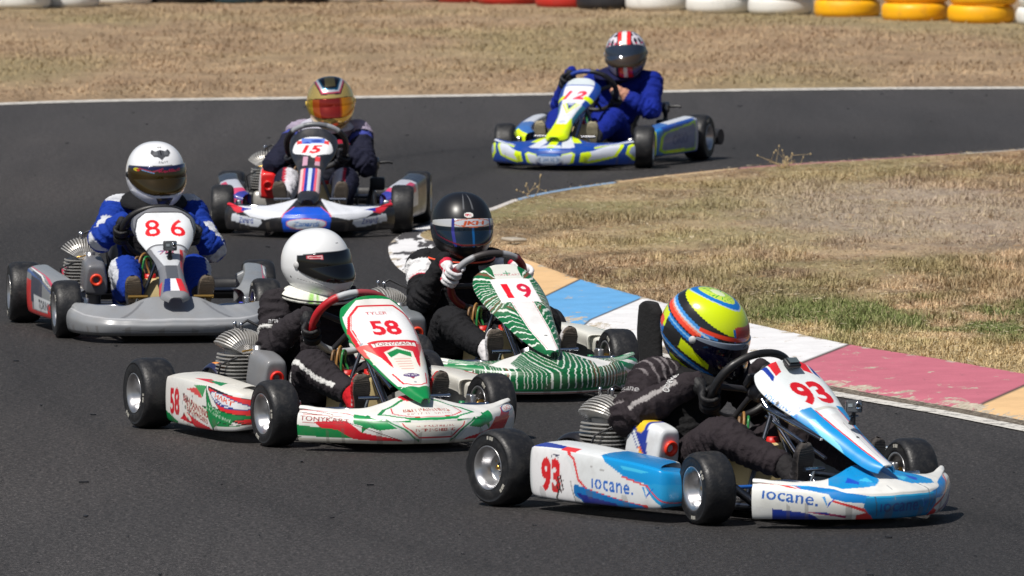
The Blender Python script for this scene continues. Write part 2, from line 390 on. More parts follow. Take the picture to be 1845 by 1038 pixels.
# asphalt sheet reaching far past everything seen
gx = np.concatenate([[-400, -100, -30, -12], np.linspace(-7, 7, 301), [12, 30, 100, 400]]); gy = np.concatenate([[-60, 0, 20], np.linspace(28, 82, 271), [90, 120, 300, 900]])
GX, GY = np.meshgrid(gx, gy, indexing='ij'); path = crom(np.array([ground(1400, 262), ground(900, 275), ground(600, 330), ground(440, 420), ground(380, 520), ground(480, 640), ground(760, 760), ground(1250, 900), ground(1900, 1060)]), 120)[0][:, :2]
dm = np.full(GX.shape, 1e9)
for q in path: dm = np.minimum(dm, np.hypot(GX - q[0], (GY - q[1]) * .55))
fine_path = crom(path, 700)[0]; tn = np.gradient(fine_path, axis=0); tn /= np.linalg.norm(tn, axis=1)[:, None]; sk = np.zeros(GX.shape)
vis_ = (np.abs(GX) < 7) & (GY > 30) & (GY < 80)
for o_, a_, lo_, hi_ in ((-.55, .30, .05, .6), (.42, .26, .1, .75), (-1.3, .22, .35, .95), (1.35, .22, .0, .5), (.95, .28, .45, 1.0), (-.1, .18, .3, .9), (1.9, .2, .5, .95)):
    a0, a1 = int(lo_ * 700), int(hi_ * 699); L_ = fine_path[a0:a1:3] + np.stack([-tn[a0:a1:3, 1], tn[a0:a1:3, 0]], 1) * (o_ + .25 * np.sin(np.linspace(0, 5, len(tn[a0:a1:3])))[:, None]); m_ = np.full(vis_.sum(), 1e9)
    for q in L_: m_ = np.minimum(m_, np.hypot(GX[vis_] - q[0], (GY[vis_] - q[1]) * .8))
    sk[vis_] = np.maximum(sk[vis_], a_ * np.exp(-(m_ / .085) ** 2))
road_tone = (.76 + .56 * (1 - np.exp(-(dm / 1.25) ** 2)) + .45 * np.clip((GY - 52) / 14, 0, 1) + .22 * np.clip((36 - GY) / 5, 0, 1)) * (1 - sk) + .20 * (vnoise(GX * .8 + 20, GY * .35 + 9, 71) - .5)      # rubber laid down along the racing line; paler at the far and near ends
b = MB(); b.grid(np.stack([GX, GY, GX * 0], -1), m='asphalt', c=road_tone[..., None] * np.array([1.0, .985, .975])); b.build('track')['kind'] = 'structure'
FAR = [(-5200, 330), (-2600, 262), (-900, 214), (-400, 203), (-60, 192.5), (0, 190), (200, 184), (600, 178.5), (1000, 172), (1300, 165.5), (1600, 162), (1845, 161), (1950, 160.5), (2300, 161), (2900, 165), (4600, 182)]
fl = np.array([ground(*p) for p in FAR]); fin = crom(fl, 300)[0]
strip('edge_line', fl + [0, -.02, 0], fl + [0, .32, 0], .005, .005, 'line', n=300, rows=3)

def patch_col(x, y, kind):
    a = vnoise(x * .9 + 5, y * .35 + 9, 11); b_ = vnoise(x * 3.1, y * 1.4, 12); c_ = vnoise(x * .5 + 40, y * .22 + 3, 13)
    tan = np.array([.47, .335, .205]); brown = np.array([.26, .155, .092]); straw = np.array([.56, .43, .225]); olive = np.array([.27, .25, .115]); green = np.array([.175, .205, .07])
    col = tan + (brown - tan) * np.clip((b_ - .35) * 2.2, 0, 1)[:, None]
    d_ = vnoise(x * 7 + 3, y * 2.6 + 7, 15, 4); e_ = vnoise(x * 2.2 + 9, y * .9 + 30, 16)
    col = col * (.58 + .85 * np.clip((d_ - .25) * 2, 0, 1))[:, None] * (.80 + .40 * np.clip((e_ - .3) * 2.5, 0, 1))[:, None]
    ol = np.clip((a + .5 * (e_ - .5) + .35 * (d_ - .5) - .50) * 6, 0, 1) * .60
    if kind == 'far': ol = np.clip((c_ - .50) * 4, 0, 1) * .45; tan2 = np.array([.375, .270, .168]); col = col * .35 + tan2 * .65; gr = np.zeros(len(x))
    else:
        s = lambda px, py, rx, ry: np.exp(-(((x - ground(px, py)[0]) / rx) ** 2 + ((y - ground(px, py)[1]) / ry) ** 2))
        gr = np.clip(s(1570, 592, .70, 1.5) * 1.5 * np.clip((b_ + a - .78) * 3.5, 0, 1) + s(1790, 600, .4, 1.3) * 1.2 * np.clip((b_ - .42) * 4, 0, 1) + s(1700, 500, .5, 1.2) * .5 * np.clip((b_ - .42) * 5, 0, 1) + s(1150, 455, .35, .8) * .35, 0, 1)
        ol = np.clip(ol + s(1000, 380, 1.0, 3.0) * .3 + s(1300, 400, .8, 1.8) * .35, 0, .85); st = np.clip(s(1440, 612, .5, .55) + s(1560, 636, .5, .55) + s(1680, 655, .5, .55) + s(1800, 678, .5, .6) + s(1050, 335, 1.2, 1.0) * .4, 0, .8)
        bare = np.clip((s(1650, 410, .9, 2.6) + s(1560, 370, .6, 1.4)) * 1.2 * (b_ + .35), 0, .8)
        col = col + (np.array([.44, .36, .285]) - col) * bare[:, None]; ol = ol * (1 - bare * .8)
        col = col + (straw - col) * st[:, None]; ol = ol * (1 - st)
    col = col + (olive - col) * ol[:, None]; col = col + (green - col) * gr[:, None]
    return col, gr, ol

# verge beyond the track
strip_z = .03
n_ = 240; A = crom(fl + [0, .34, 0], n_)[0]; rows = np.concatenate([np.linspace(0, 26, 150), [40, 80, 200, 800]])
P = np.zeros((n_, len(rows), 3)); P[..., 0] = A[:, None, 0] * (1 + rows[None] / 70); P[..., 1] = A[:, None, 1] + rows[None]
P[..., 2] = .0 + .035 * np.clip(rows[None] / .25, 0, 1) + .05 * (vnoise(P[..., 0] * .6, P[..., 1] * .6, 5) - .5) * np.clip(rows[None] / 2, 0, 1)
c = patch_col(P[..., 0].ravel(), P[..., 1].ravel(), 'far')[0]
b = MB(); b.grid(P, flip=False, m='soil', c=c); o = b.build('verge_ground'); o['kind'] = 'structure'

# kerb: (outer track side | inner grass side) stations in the photograph, with the paint colour that starts there
W_, RD_, CR_, BL_ = S(218, 218, 220), S(184, 104, 120), S(214, 178, 132), S(96, 158, 208)
KB = [(2300, 241, 2300, 245, W_), (1960, 262, 1960, 266, W_), (1845, 271, 1845, 275, W_), (1730, 278.5, 1730, 283, RD_), (1600, 287, 1601, 292, RD_), (1450, 296, 1452, 302, RD_), (1330, 304.5, 1332, 311, CR_), (1220, 316, 1222, 323, CR_), (1110, 329, 1113, 336.5, BL_), (1000, 345, 1005, 353, BL_), (930, 360, 938, 369, W_),
      (885, 376, 895, 386, W_), (830, 391, 845, 402, W_), (780, 404, 797, 413, W_), (735, 417, 768, 420, W_), (703, 440, 757, 427, W_), (702, 462, 762, 433, W_), (714, 481, 775, 438, W_), (740, 499, 795, 442, W_), (800, 521, 840, 448, RD_), (850, 537, 892, 459, CR_), (865, 542, 965, 488, CR_), (940, 562, 1045, 518, BL_), (1050, 590, 1160, 551, W_),
      (1140, 613, 1250, 575, W_), (1228, 636, 1345, 597, W_), (1402, 679, 1530, 637, RD_), (1575, 712, 1700, 665, RD_), (1755, 743, 1880, 697, CR_), (1970, 785, 2100, 735, CR_), (2300, 850, 2430, 795, BL_), (2700, 930, 2830, 870, BL_)]
KB = [(q[0], q[1], q[0] + (q[2] - q[0]) * .62, q[1] + (q[3] - q[1]) * .62, q[4]) if n < 13 else q for n, q in enumerate(KB)]
KO = np.array([ground(q[0], q[1]) for q in KB]); KI = np.array([ground(q[2], q[3]) for q in KB])
FI = crom(KI[:17], 90)[0]
def zfun(x, y):                                                     # the ground rises gently from the flat far kerb
    sh = np.shape(x); x = np.ravel(x); y = np.ravel(y); de = np.full(len(x), 1e9)
    for q in FI: de = np.minimum(de, np.hypot(x - q[0], (y - q[1]) * .5))
    return (.010 + .028 * np.clip(de / 1.3, 0, 1)).reshape(sh)
idx_c = lambda ix: np.array([[id(c) for c in (W_, RD_, CR_, BL_)].index(id(q[4])) for q in KB])[ix]
nk = 900; idx = np.minimum(np.linspace(0, len(KB) - 1, nk).astype(int), len(KB) - 1); kc = np.array([q[4] for q in KB])[idx]
tt_, rr_ = np.meshgrid(np.linspace(0, len(KB) - 1, nk), np.linspace(0, 1, 28), indexing='ij')
KOr = crom(KO, nk)[0]; KIr = crom(KI, nk)[0]; kx = KOr[:, None, 0] * (1 - rr_) + KIr[:, None, 0] * rr_; ky = KOr[:, None, 1] * (1 - rr_) + KIr[:, None, 1] * rr_
mk = (vnoise(kx * 9 + 40, ky * 1.7 + 3, 61, 4, .6) > .60 - .14 * rr_) & (tt_ > 11.5) & (tt_ < 18.6)     # black tyre scrub over the apex
dust = np.clip((14 - tt_) / 2, 0, 1)[..., None] * .42; kc = kc[:, None, :] * (1 - dust) + S(150, 136, 118) * dust
kc = np.where(mk[..., None], S(66, 64, 66), kc)
kz = zfun(KIr[:, 0], KIr[:, 1]) + .003
ch = np.abs(np.diff(idx_c(idx), prepend=0)) > 0; kc[ch] = S(70, 64, 60)
kerb = strip('kerb', KO, KI, .004, kz, 'paint', n=nk, C=kc, rows=28, wear=lambda t: .055 + .11 * np.exp(-(t / .14) ** 2) + .10 * np.exp(-((1 - t) / .05) ** 2), prof=lambda t: np.clip(t / .12, 0, 1) * .45 + .55 * t)
# stony edge and worn white line on the track side of the near kerb
near = slice(20, 32); O_ = KO[near]; off = np.array([-.095, -.0, 0])
strip('stony_edge', O_ + [.0, 0, 0], O_ + off * 1.0, .006, .003, 'grit', n=300, rows=4)
strip('kerb_line', O_ + off * 1.05, O_ + off * 2.2, .0045, .0045, 'line', n=300, rows=4)
# infield ground inside the kerb
far_i = crom(KI[:17], 400)[0]; near_i = crom(KI[16:], 400)[0]
t = np.linspace(0, 1, 160); 
fi = far_i[::-1]                                                     # from the tip along the far side
P = fi[:, None, :] * (1 - t)[None, :, None] + near_i[:, None, :] * t[None, :, None]
P[..., 2] = zfun(P[..., 0], P[..., 1]) + .002 + np.sin(np.pi * t)[None] * .006 * np.clip(np.linspace(0, 1, 400) * 4, 0, 1)[:, None] + .012 * (vnoise(P[..., 0] * 2, P[..., 1] * 2, 6) - .5) * (np.sin(np.pi * t)[None] > .12)
c = patch_col(P[..., 0].ravel(), P[..., 1].ravel(), 'in')[0]
b = MB(); b.grid(P, flip=np.cross(P[200, 80] - P[199, 80], P[200, 81] - P[200, 80])[2] < 0, m='soil', c=c); b.build('infield_ground')['kind'] = 'structure'

def blades(name, x, y, z, kind, hmin, hmax, wd, lie):
    n = len(x); r = np.random.default_rng(21 if kind == 'far' else 22); a = r.random(n) * 2 * np.pi; h = (hmin + (hmax - hmin) * r.random(n) ** 2) * (1 if kind == 'far' else .45 + 1.9 * np.clip(vnoise(x * 3.4 + 2, y * 1.7 + 5, 17, 3) - .36, 0, 1) ** 1 * 2.2)
    col, gr, ol = patch_col(x, y, kind); tilt = np.where(r.random(n) < lie * (1 - gr), r.random(n) * .25 + 1.25, r.random(n) * .9 + .15)
    up = np.stack([np.cos(a) * np.sin(tilt), np.sin(a) * np.sin(tilt), np.cos(tilt)], 1); sd = np.stack([-np.sin(a), np.cos(a), np.zeros(n)], 1)
    w_ = wd * (.6 + .8 * r.random(n)); base = np.stack([x, y, z], 1)
    if kind == 'in':
        de = np.full(n, 1e9)
        for q in far_i[::6]: de = np.minimum(de, np.hypot(x - q[0], (y - q[1]) * .5))
        h = h * np.clip(de / .9, .12, 1)
    b1 = base + sd * w_[:, None] / 2; b2 = base - sd * w_[:, None] / 2; m1 = base + up * (h * .6)[:, None]; tip = base + up * h[:, None] + np.stack([np.cos(a), np.sin(a), -np.ones(n) * .3], 1) * (h * .25)[:, None]
    V = np.stack([b1, b2, m1 - sd * w_[:, None] * .35, m1 + sd * w_[:, None] * .35, tip], 1).reshape(-1, 3); i = np.arange(n)[:, None] * 5
    Q = i + np.array([[0, 1, 2, 3]]); T = i + np.array([[3, 2, 4]])
    k = (.75 + .6 * r.random(n)) if kind == 'in' else (.92 + .2 * r.random(n)); dry = r.random(n) if kind == 'in' else np.full(n, .5); C = col * k[:, None]; C[dry > .90] = C[dry > .90] * .4; C[(dry < .14)] = C[dry < .14] * .4 + np.array([.52, .43, .27]) * .6
    me = mesh_from(name, V, Q, T, np.repeat(C, 5, axis=0), [M['grass']]); o = link(bpy.data.objects.new(name, me)); o['kind'] = 'stuff'; return o
M['grass'] = mat('dry_grass_blades', rough=.75, attr=True, spec=.2)
def scatter(nn, poly, seed, dens=None):
    r = np.random.default_rng(seed); poly = np.array(poly)[:, :2]; lo, hi = poly.min(0), poly.max(0); x = r.uniform(lo[0], hi[0], nn); y = r.uniform(lo[1], hi[1], nn)
    k = in_poly(x, y, poly); x, y = x[k], y[k]
    if dens is not None: k = r.random(len(x)) < dens(x, y); x, y = x[k], y[k]
    return x, y
vis = lambda x, y: (np.abs(x) < y * .062 + .3) & (y > 33) & (y < 95)
poly = np.vstack([far_i[::2], near_i[::2]])
x, y = scatter(3600000, poly, 31, lambda x, y: vis(x, y) * np.clip(.25 + 1.5 * (vnoise(x * 2.6, y * 1.5, 33) - .25), .12, 1) * np.clip(1.15 - .9 * np.exp(-(((x - 2.0) / .9) ** 2 + ((y - 51) / 2.6) ** 2)), .15, 1))
from mathutils import kdtree
grid_z = .041 + .016
def infz(x, y):
    return zfun(x, y) + .003
blades('infield_grass', x, y, infz(x, y), 'in', .010, .036, .0036, .78)
fv = np.vstack([fin[:, :2] + [0, .36], [(9, 100), (-9, 100)]]); fv = np.array([(-8, 92)] + [tuple(q[:2] + [0, .36]) for q in fin if abs(q[0]) < 8] + [(8, 92)])
x, y = scatter(420000, fv, 41, lambda x, y: vis(x, y) * np.clip(vnoise(x * 1.2, y * .6, 44) * 1.6, .2, 1)); blades('verge_grass', x, y, np.full(len(x), .035), 'far', .015, .045, .010, .75)

# leaf litter, straw and small stones on the infield
r_ = np.random.default_rng(51); x, y = scatter(110000, poly, 52, lambda x, y: vis(x, y) * .9); b = MB(); n = len(x); a = r_.random(n) * 6.28; l = .003 + .020 * r_.random(n) ** 3; w2 = .0012 + .0016 * r_.random(n)
u = np.stack([np.cos(a), np.sin(a), r_.normal(0, .12, n)], 1) * l[:, None]; v = np.stack([-np.sin(a), np.cos(a), r_.normal(0, .2, n)], 1) * w2[:, None]; c0 = np.stack([x, y, zfun(x, y) + .010 + .014 * r_.random(n)], 1)
V = np.stack([c0 - u - v, c0 + u - v, c0 + u + v, c0 - u + v], 1).reshape(-1, 3); C = np.array([S(196, 178, 140), S(150, 120, 86), S(190, 176, 152), S(96, 70, 48)])[r_.integers(0, 4, n)]
b.add(V, np.arange(4 * n).reshape(-1, 4), m='grass', c=np.repeat(C, 4, axis=0)); b.build('straw_litter')['kind'] = 'stuff'
# rubber crumbs on the racing surface
b = MB(); k = 0
for i in range(330):
    px = r_.uniform(-50, 1900); py = 168 + (1040 - 168) * r_.random() ** 1.7
    g = ground(px, py)
    if in_poly(np.array([g[0]]), np.array([g[1]]), np.vstack([KO[:, :2]]))[0]: continue
    s_ = .003 + .009 * r_.random() ** 3; L_ = s_ * (1 + 3 * r_.random()); a = r_.random() * 3.14
    b.box((g[0], g[1], .003 + s_ * .2), (L_, s_, s_ * .5), rot=Matrix.Rotation(a, 3, 'Z'), m='plastic'); k += 1
b.build('rubber_crumbs')['kind'] = 'stuff'
# dead weeds standing on the kerb edge, and a pale concrete lid in the grass
def weed(px, py, n, h, sp, label, seed):
    r = np.random.default_rng(seed); g = ground(px, py, .04); b = MB()
    for i in range(n):
        a = r.uniform(0, 6.28); t = r.uniform(.2, 1.25); L_ = h * r.uniform(.5, 1.2); d = np.array([math.cos(a) * math.sin(t) * sp, math.sin(a) * math.sin(t), math.cos(t)])
        p0 = np.array([g[0] + r.normal(0, .03), g[1] + r.normal(0, .03), .03]); pts = [p0, p0 + d * L_ * .5 + r.normal(0, .01, 3), p0 + d * L_ + [0, 0, -.05 * L_]]
        b.tube(crom(np.array(pts), 8)[0], np.linspace(.0028, .0010, 8), n=5, m='parts', c=S(176, 152, 112))
        for q in range(3):
            s_ = p0 + d * L_ * r.uniform(.4, .95); e = s_ + r.normal(0, .035, 3) + [0, 0, .02]; b.tube([s_, e], [.0014, .0008], n=4, m='parts', c=S(186, 164, 124)); b.ball(e, (.004, .004, .007), n=5, m='parts', c=S(200, 178, 134))
    tag(b.build('dry_weed'), label, 'weed')
weed(1415, 300, 8, .10, 1.7, 'sprawling dead weed on the red part of the far kerb', 3)
weed(957, 352, 3, .06, .6, 'thin dead twig on the blue part of the far kerb', 4)
b = MB(); g = ground(926, 430, .06); b.box((g[0], g[1], .055), (.085, .16, .018), bev=.008, rot=Matrix.Rotation(.4, 3, 'Z'), m='parts', c=S(176, 166, 150)); tag(b.build('flat_stone'), 'flat pale stone lying in the dry grass near the kerb tip', 'stone')

# ------------------------------------------------------------------ painted tyre wall
M['tyre_paint'] = mat('painted_wall_tyre', rough=.5, attr=True, dirt=(S(80, 66, 52), .45, 7))
YEL, WT, REDT, DK, TEAL = S(246, 178, 0), S(226, 226, 222), S(192, 44, 34), S(34, 36, 42), S(40, 84, 104)
def wall_tyre_mesh(col):
    b = MB(); Rr = .288; hh = .078
    pr = [(.17, -.05), (.175, -.066), (.20, -.075), (.245, -hh), (.27, -.068), (.284, -.045), (.288, -.02), (.288, .02), (.284, .045), (.27, .068), (.245, hh), (.20, .075), (.175, .066), (.17, .05), (.235, .04), (.262, .0), (.235, -.04), (.17, -.05)]
    n = 56; a = np.arange(n) / n * 2 * np.pi; G = np.array([[(r * math.cos(t) * (1 + .006 * math.sin(3 * t)), r * math.sin(t), h) for t in a] for r, h in pr]); c = np.zeros(G.shape) + col; c[13:] = S(24, 24, 26)
    b.grid(G, wrapv=True, flip=True, m='tyre_paint', c=c); return b.data('wall_tyre')
TM = {n: wall_tyre_mesh(c) for n, c in (('yellow', YEL), ('white', WT), ('red', REDT), ('black', DK), ('teal', TEAL))}
WALL = [(-190, 27, 'white', ''), (-78, 22, 'white', ''), (33, 17, 'white', 'at the far left'), (122, 14, 'white', 'second from the left'), (215, 8.5, 'white', 'just before the dark stacks'), (315, 7, 'black', 'first dark one after the white stacks'), (420, 5.5, 'teal', 'teal one between the black ones'), (525, 5, 'black', 'last dark one'),
        (632, 4, 'white', 'above the gold helmet'), (738, 4, 'white', 'left of the red stacks'), (845, 5.5, 'red', 'leftmost red one'), (915, 9, 'red', 'second red one'), (1022, 14, 'red', 'third red one'), (1098, 17, 'black', 'between red and white'), (1184, 19.5, 'white', 'leftmost white one beside the red'), (1297, 24, 'white', 'middle one of the right whites'), (1410, 27.5, 'white', 'next to the yellow stacks'),
        (1530, 32.5, 'yellow', 'leftmost yellow one'), (1652, 38.5, 'yellow', 'middle yellow one'), (1773, 43, 'yellow', 'rightmost yellow one'), (1897, 47, 'white', 'at the far right edge'), (2020, 52, 'white', '')]
for px, py, cn, where in WALL:
    g = ground(px, py, .04); g[1] += .29
    for lv in range(2):
        o = link(bpy.data.objects.new('wall_tyre', TM[cn])); o.location = (g[0] + rng.normal(0, .008), g[1] + rng.normal(0, .012), .036 + .078 + lv * .157); o.rotation_euler = (rng.normal(0, .012), rng.normal(0, .012), rng.random() * 6)
        wh = where or {-190: 'outermost on the left', -78: 'left of the view', 2020: 'outermost on the right'}[px]
        tag(o, f"{'bottom' if lv == 0 else 'upper'} {cn} painted tyre of the wall stack {wh}", 'tyre', 'painted tyres stacked along the barrier')

# ------------------------------------------------------------------ kart geometry (local: +Y nose, +X driver's right, z up, origin below front axle)
KARTS = {  # x, y, heading, steer, front track, rear track, mesh step
 '93': (1.067, 33.719, 38.02, -14, .944, 1.147, .0026),
 '58': (-.504, 37.011, 23.01, 1.4, .915, 1.165, .0026),
 '19': (.019, 39.550, 21.77, -5, .92, 1.09, .0026),
 '86': (-1.580, 42.979, 8.39, 2, .91, 1.10, .003),
 '15': (-1.079, 50.957, -2.48, 3, .97, 1.03, .004),
 '12': (.385, 57.827, -17.72, 13, .89, .96, .004)}
WB = 1.05
def kmat(k):
    x, y, h = KARTS[k][:3]; return Matrix.Translation((x, y, 0)) @ Matrix.Rotation(R(h) + math.pi, 4, 'Z')
def local_at(k, px, py, yl):
    """kart-local point seen at a photo pixel, on the plane y = yl"""
    Mi = kmat(k).inverted(); o = Mi @ Vector((0, 0, CAM_H)); v = Mi.to_3x3() @ Vector(ray(px, py))
    t = (yl - o.y) / v.y; return np.array(o + v * t)

def surf(name, P, C, m, parent, solid=0.0):
    b = MB(); b.grid(P, m=m, c=C); o = b.build(name, parent)
    if solid:
        md = o.modifiers.new('shell', 'SOLIDIFY'); md.thickness = solid; md.offset = -1
    return o

def fairing(parent, paint, step, kind='soft'):
    st = [(0, .540, .245, .130, .208), (.12, .520, .235, .131, .204), (.210, .478, .20, .134, .190), (.285, .418, .11, .140, .168),
          (.350, .355, .075, .145, .162), (.402, .303, .060, .150, .168), (.440, .262, .050, .152, .174), (.460, .232, .040, .152, .176)]
    if kind == 'angular':
        st = [(0, .495, .25, .106, .196), (.13, .490, .24, .106, .192), (.24, .474, .20, .108, .164), (.33, .444, .19, .110, .158),
              (.400, .366, .14, .116, .162), (.438, .275, .10, .126, .166), (.460, .190, .08, .136, .168), (.470, .12, .06, .142, .168)]
    full = [(-a, *r) for a, *r in st[:0:-1]] + [(a, *r) for a, *r in st]     # from -x to +x
    full = full[::-1]                                                        # U grows towards -x (viewer's right)
    plan = np.array([(q[0], q[1]) for q in full])
    tg = np.gradient(plan, axis=0); tg /= np.linalg.norm(tg, axis=1)[:, None]
    nin = np.stack([-tg[:, 1], tg[:, 0]], 1)                                 # inward normal
    nin *= np.where(((np.array([0, .1]) - plan) * nin).sum(1) > 0, 1, -1)[:, None]
    rows = []
    for (x, y, wd, zc, zt), n in zip(full, nin):
        sec = [(.10, .042), (.034, .034), (.012, .047), (0, .5 * (.05 + zc)), (.007, zc - .012), (.026, zc + .006),
               (.5 * wd, zc + .45 * (zt - zc) + .004), (wd - .012, zt), (wd + .002, zt - .006), (wd + .004, zt - .06)]
        rows.append([(x + n[0] * d * (1 if abs(x) < .3 else .8), y + n[1] * d, z) for d, z in sec])
    ctrl = np.array(rows)
    nu = int(1.45 / step); nv = int(.47 / step * .8)
    A, tu = crom(ctrl, nu); B, tv = crom(A.transpose(1, 0, 2), nv)
    P = B.transpose(1, 0, 2)
    U = np.concatenate([[0], np.cumsum(np.linalg.norm(np.diff(P[:, nv // 3], axis=0), axis=1))]); U -= U[-1] / 2
    V = np.interp(tv, np.arange(10), [-.10, -.015, 0, .042, .085, .105, .20, .325, .338, .39])
    UU, VV = np.meshgrid(U, V, indexing='ij')
    # small scuffs / panel unevenness so reflections break up
    P = P.copy(); P[..., 2] += wobble(UU, 1, .0012, 14) * np.clip(VV * 12, 0, 1)
    pt = Paint(UU, VV, WHITE); paint(pt)
    k = (np.sin(UU * 61 + 3) * np.sin(UU * 23) > .55) & (VV < .02 + .02 * np.abs(np.sin(UU * 37)))   # scraped lower lip
    c = pt.out(); c[k] = c[k] * .6 + S(96, 90, 84) * .4
    o = surf('nose_fairing', P, c, 'livery', parent)
    # end caps
    return o

NAS = [(.430, .202), (.34, .250), (.20, .338), (.05, .438), (-.07, .527), (-.120, .580)]     # centre line bottom -> top (y, z)
def number_panel(parent, paint, step, halfw, bulge=.05, top=1.0, ridge=0.0, mt='livery'):
    c, _ = crom(np.array(NAS), int(.70 / step)); c[:, 1] = .202 + (c[:, 1] - .202) * top; c[:, 0] = .43 + (c[:, 0] - .43) * (1 + .5 * (1 - top)); L = np.concatenate([[0], np.cumsum(np.linalg.norm(np.diff(c, axis=0), axis=1))])
    f = L / L[-1]; hw = np.interp(f, np.linspace(0, 1, len(halfw)), halfw)
    hw, _ = crom(np.array(halfw), len(c)); f = np.linspace(0, 1, len(c))
    tg = np.gradient(c, axis=0); tg /= np.linalg.norm(tg, axis=1)[:, None]; nr = np.stack([-tg[:, 1], tg[:, 0]], 1); nr *= np.sign(nr[:, :1] + nr[:, 1:])
    nu = int(.34 / step); a = np.linspace(-1, 1, nu)
    a = np.sign(a) * np.abs(a)
    X = -np.outer(a, hw)                                            # U to viewer's right = -x
    back = bulge * (np.abs(a) ** 5)[:, None] * (.35 + .65 * np.minimum(1, hw / max(hw)))[None]
    back = back - ridge * np.exp(-(X / .035) ** 2) * np.clip((.62 - f) / .12, 0, 1)[None]
    drop = .030 * (np.abs(a) ** 3)[:, None] * (np.clip((f - .88) / .12, 0, 1) ** 1.5)[None]
    Y = c[None, :, 0] - nr[None, :, 0] * back + tg[None, :, 0] * -drop; Z = c[None, :, 1] - nr[None, :, 1] * back - tg[None, :, 1] * drop
    P = np.stack([X, Y, Z], -1)
    UU = -X; VV = np.broadcast_to(L[None] / L[-1] * .70, UU.shape) - drop
    A = np.broadcast_to(a[:, None], UU.shape)
    pt = Paint(UU, VV, WHITE); pt.a = A.ravel(); pt.hw = np.broadcast_to(hw[None], UU.shape).ravel(); paint(pt)
    return surf('number_panel', P[::-1], pt.out()[::-1], mt, parent, .006)

def side_pod(parent, paint, step, side, kind=0, podscale=1.0):
    """kind 0: long low pod, 1: short rounded"""
    if kind == 0: st = [(.45, -.90, .05, .185), (.54, -.885, .052, .21), (.590, -.865, .055, .232), (.606, -.80, .05, .240), (.606, -.62, .045, .235), (.604, -.44, .045, .224), (.60, -.27, .045, .212), (.594, -.16, .05, .20), (.57, -.115, .055, .19), (.48, -.10, .06, .18)]
    elif kind == 2: st = [(.43, -.905, .06, .22), (.50, -.895, .062, .25), (.542, -.865, .065, .268), (.556, -.80, .065, .272), (.540, -.64, .062, .262), (.520, -.48, .06, .250), (.496, -.34, .06, .236), (.472, -.24, .062, .222), (.43, -.18, .066, .205), (.38, -.16, .07, .19)]
    else: st = [(.43, -.93, .04, .185), (.52, -.915, .045, .205), (.575, -.885, .045, .222), (.59, -.80, .04, .230), (.60, -.62, .04, .232), (.600, -.44, .04, .226), (.594, -.30, .042, .218), (.575, -.205, .046, .210), (.535, -.155, .052, .202), (.46, -.14, .06, .19)]
    plan = np.array([(q[0], q[1]) for q in st]); tg = np.gradient(plan, axis=0); tg /= np.linalg.norm(tg, axis=1)[:, None]
    nin = np.stack([-tg[:, 1], tg[:, 0]], 1)
    rows = []
    for (x, y, zb, zt), n in zip(st, nin):
        wd = (.15 if .5 < x else .07) if kind < 2 else .10
        sec = [(.07, zb + .005), (.02, zb), (.002, zb + .012), (-.004, .5 * (zb + zt) - .01), (0, zt - .02), (.016, zt - .002), (wd * .5, zt + .008), (wd, zt + .004), (wd + .004, zt - .05)]
        rows.append([(x + n[0] * d, y + n[1] * d, z) for d, z in sec])
    ctrl = np.array(rows); ctrl[..., 0] *= side * podscale
    nu = int(1.0 / step); nv = int(.42 / step * .8)
    A, _ = crom(ctrl, nu); B, tv = crom(A.transpose(1, 0, 2), nv); P = B.transpose(1, 0, 2)
    U = P[:, nv // 2, 1] + .52                                     # metres, 0 mid pod, + = front
    V = np.interp(tv, np.arange(9), [-.06, -.01, .0, .08, .16, .175, .25, .32, .36])
    UU, VV = np.meshgrid(U * side, V, indexing='ij')
    pt = Paint(UU, VV, WHITE); pt.side = side; pt.y = (UU * side).ravel(); paint(pt)
    c = pt.out(); s = np.sin(UU * 47 + 1) * np.sin(UU * 19 + VV * 30) > .62
    c[s & (VV < .05)] = c[s & (VV < .05)] * .7 + S(90, 84, 78) * .3
    if side < 0: P = P[::-1]; c = c[::-1]
    return surf('side_pod', P, c, 'livery', parent)

def tyre_mesh(Rr, W, name):
    b = MB()
    p = [(.070, -.30), (.074, -.42), (.082, -.475), (.0825, -.485), (.088, -.492), (Rr * .80, -.50), (Rr * .86, -.482), (Rr * .865, -.49), (Rr * .875, -.488), (Rr * .93, -.445), (Rr * .965, -.39), (Rr * .988, -.31), (Rr * .998, -.2), (Rr, 0)]
    p = [(r, h * W) for r, h in p] + [(r, -h * W) for r, h in p[-2::-1]]
    b.lathe(p, (0, 0, 0), (1, 0, 0), n=72, m='rubber')
    for h in (-1, 1):                                              # small raised sidewall lettering blocks
        for a0 in (.3, .42, .52, 2.4, 2.5, 2.64):
            y, z = math.cos(a0), math.sin(a0)
            b.box((h * W * .5, y * Rr * .78, z * Rr * .78), (.002, .012, .009), rot=Matrix.Rotation(a0, 3, 'X'), m='parts', c=S(170, 168, 160))
    return b.data(name)
_wh = {}
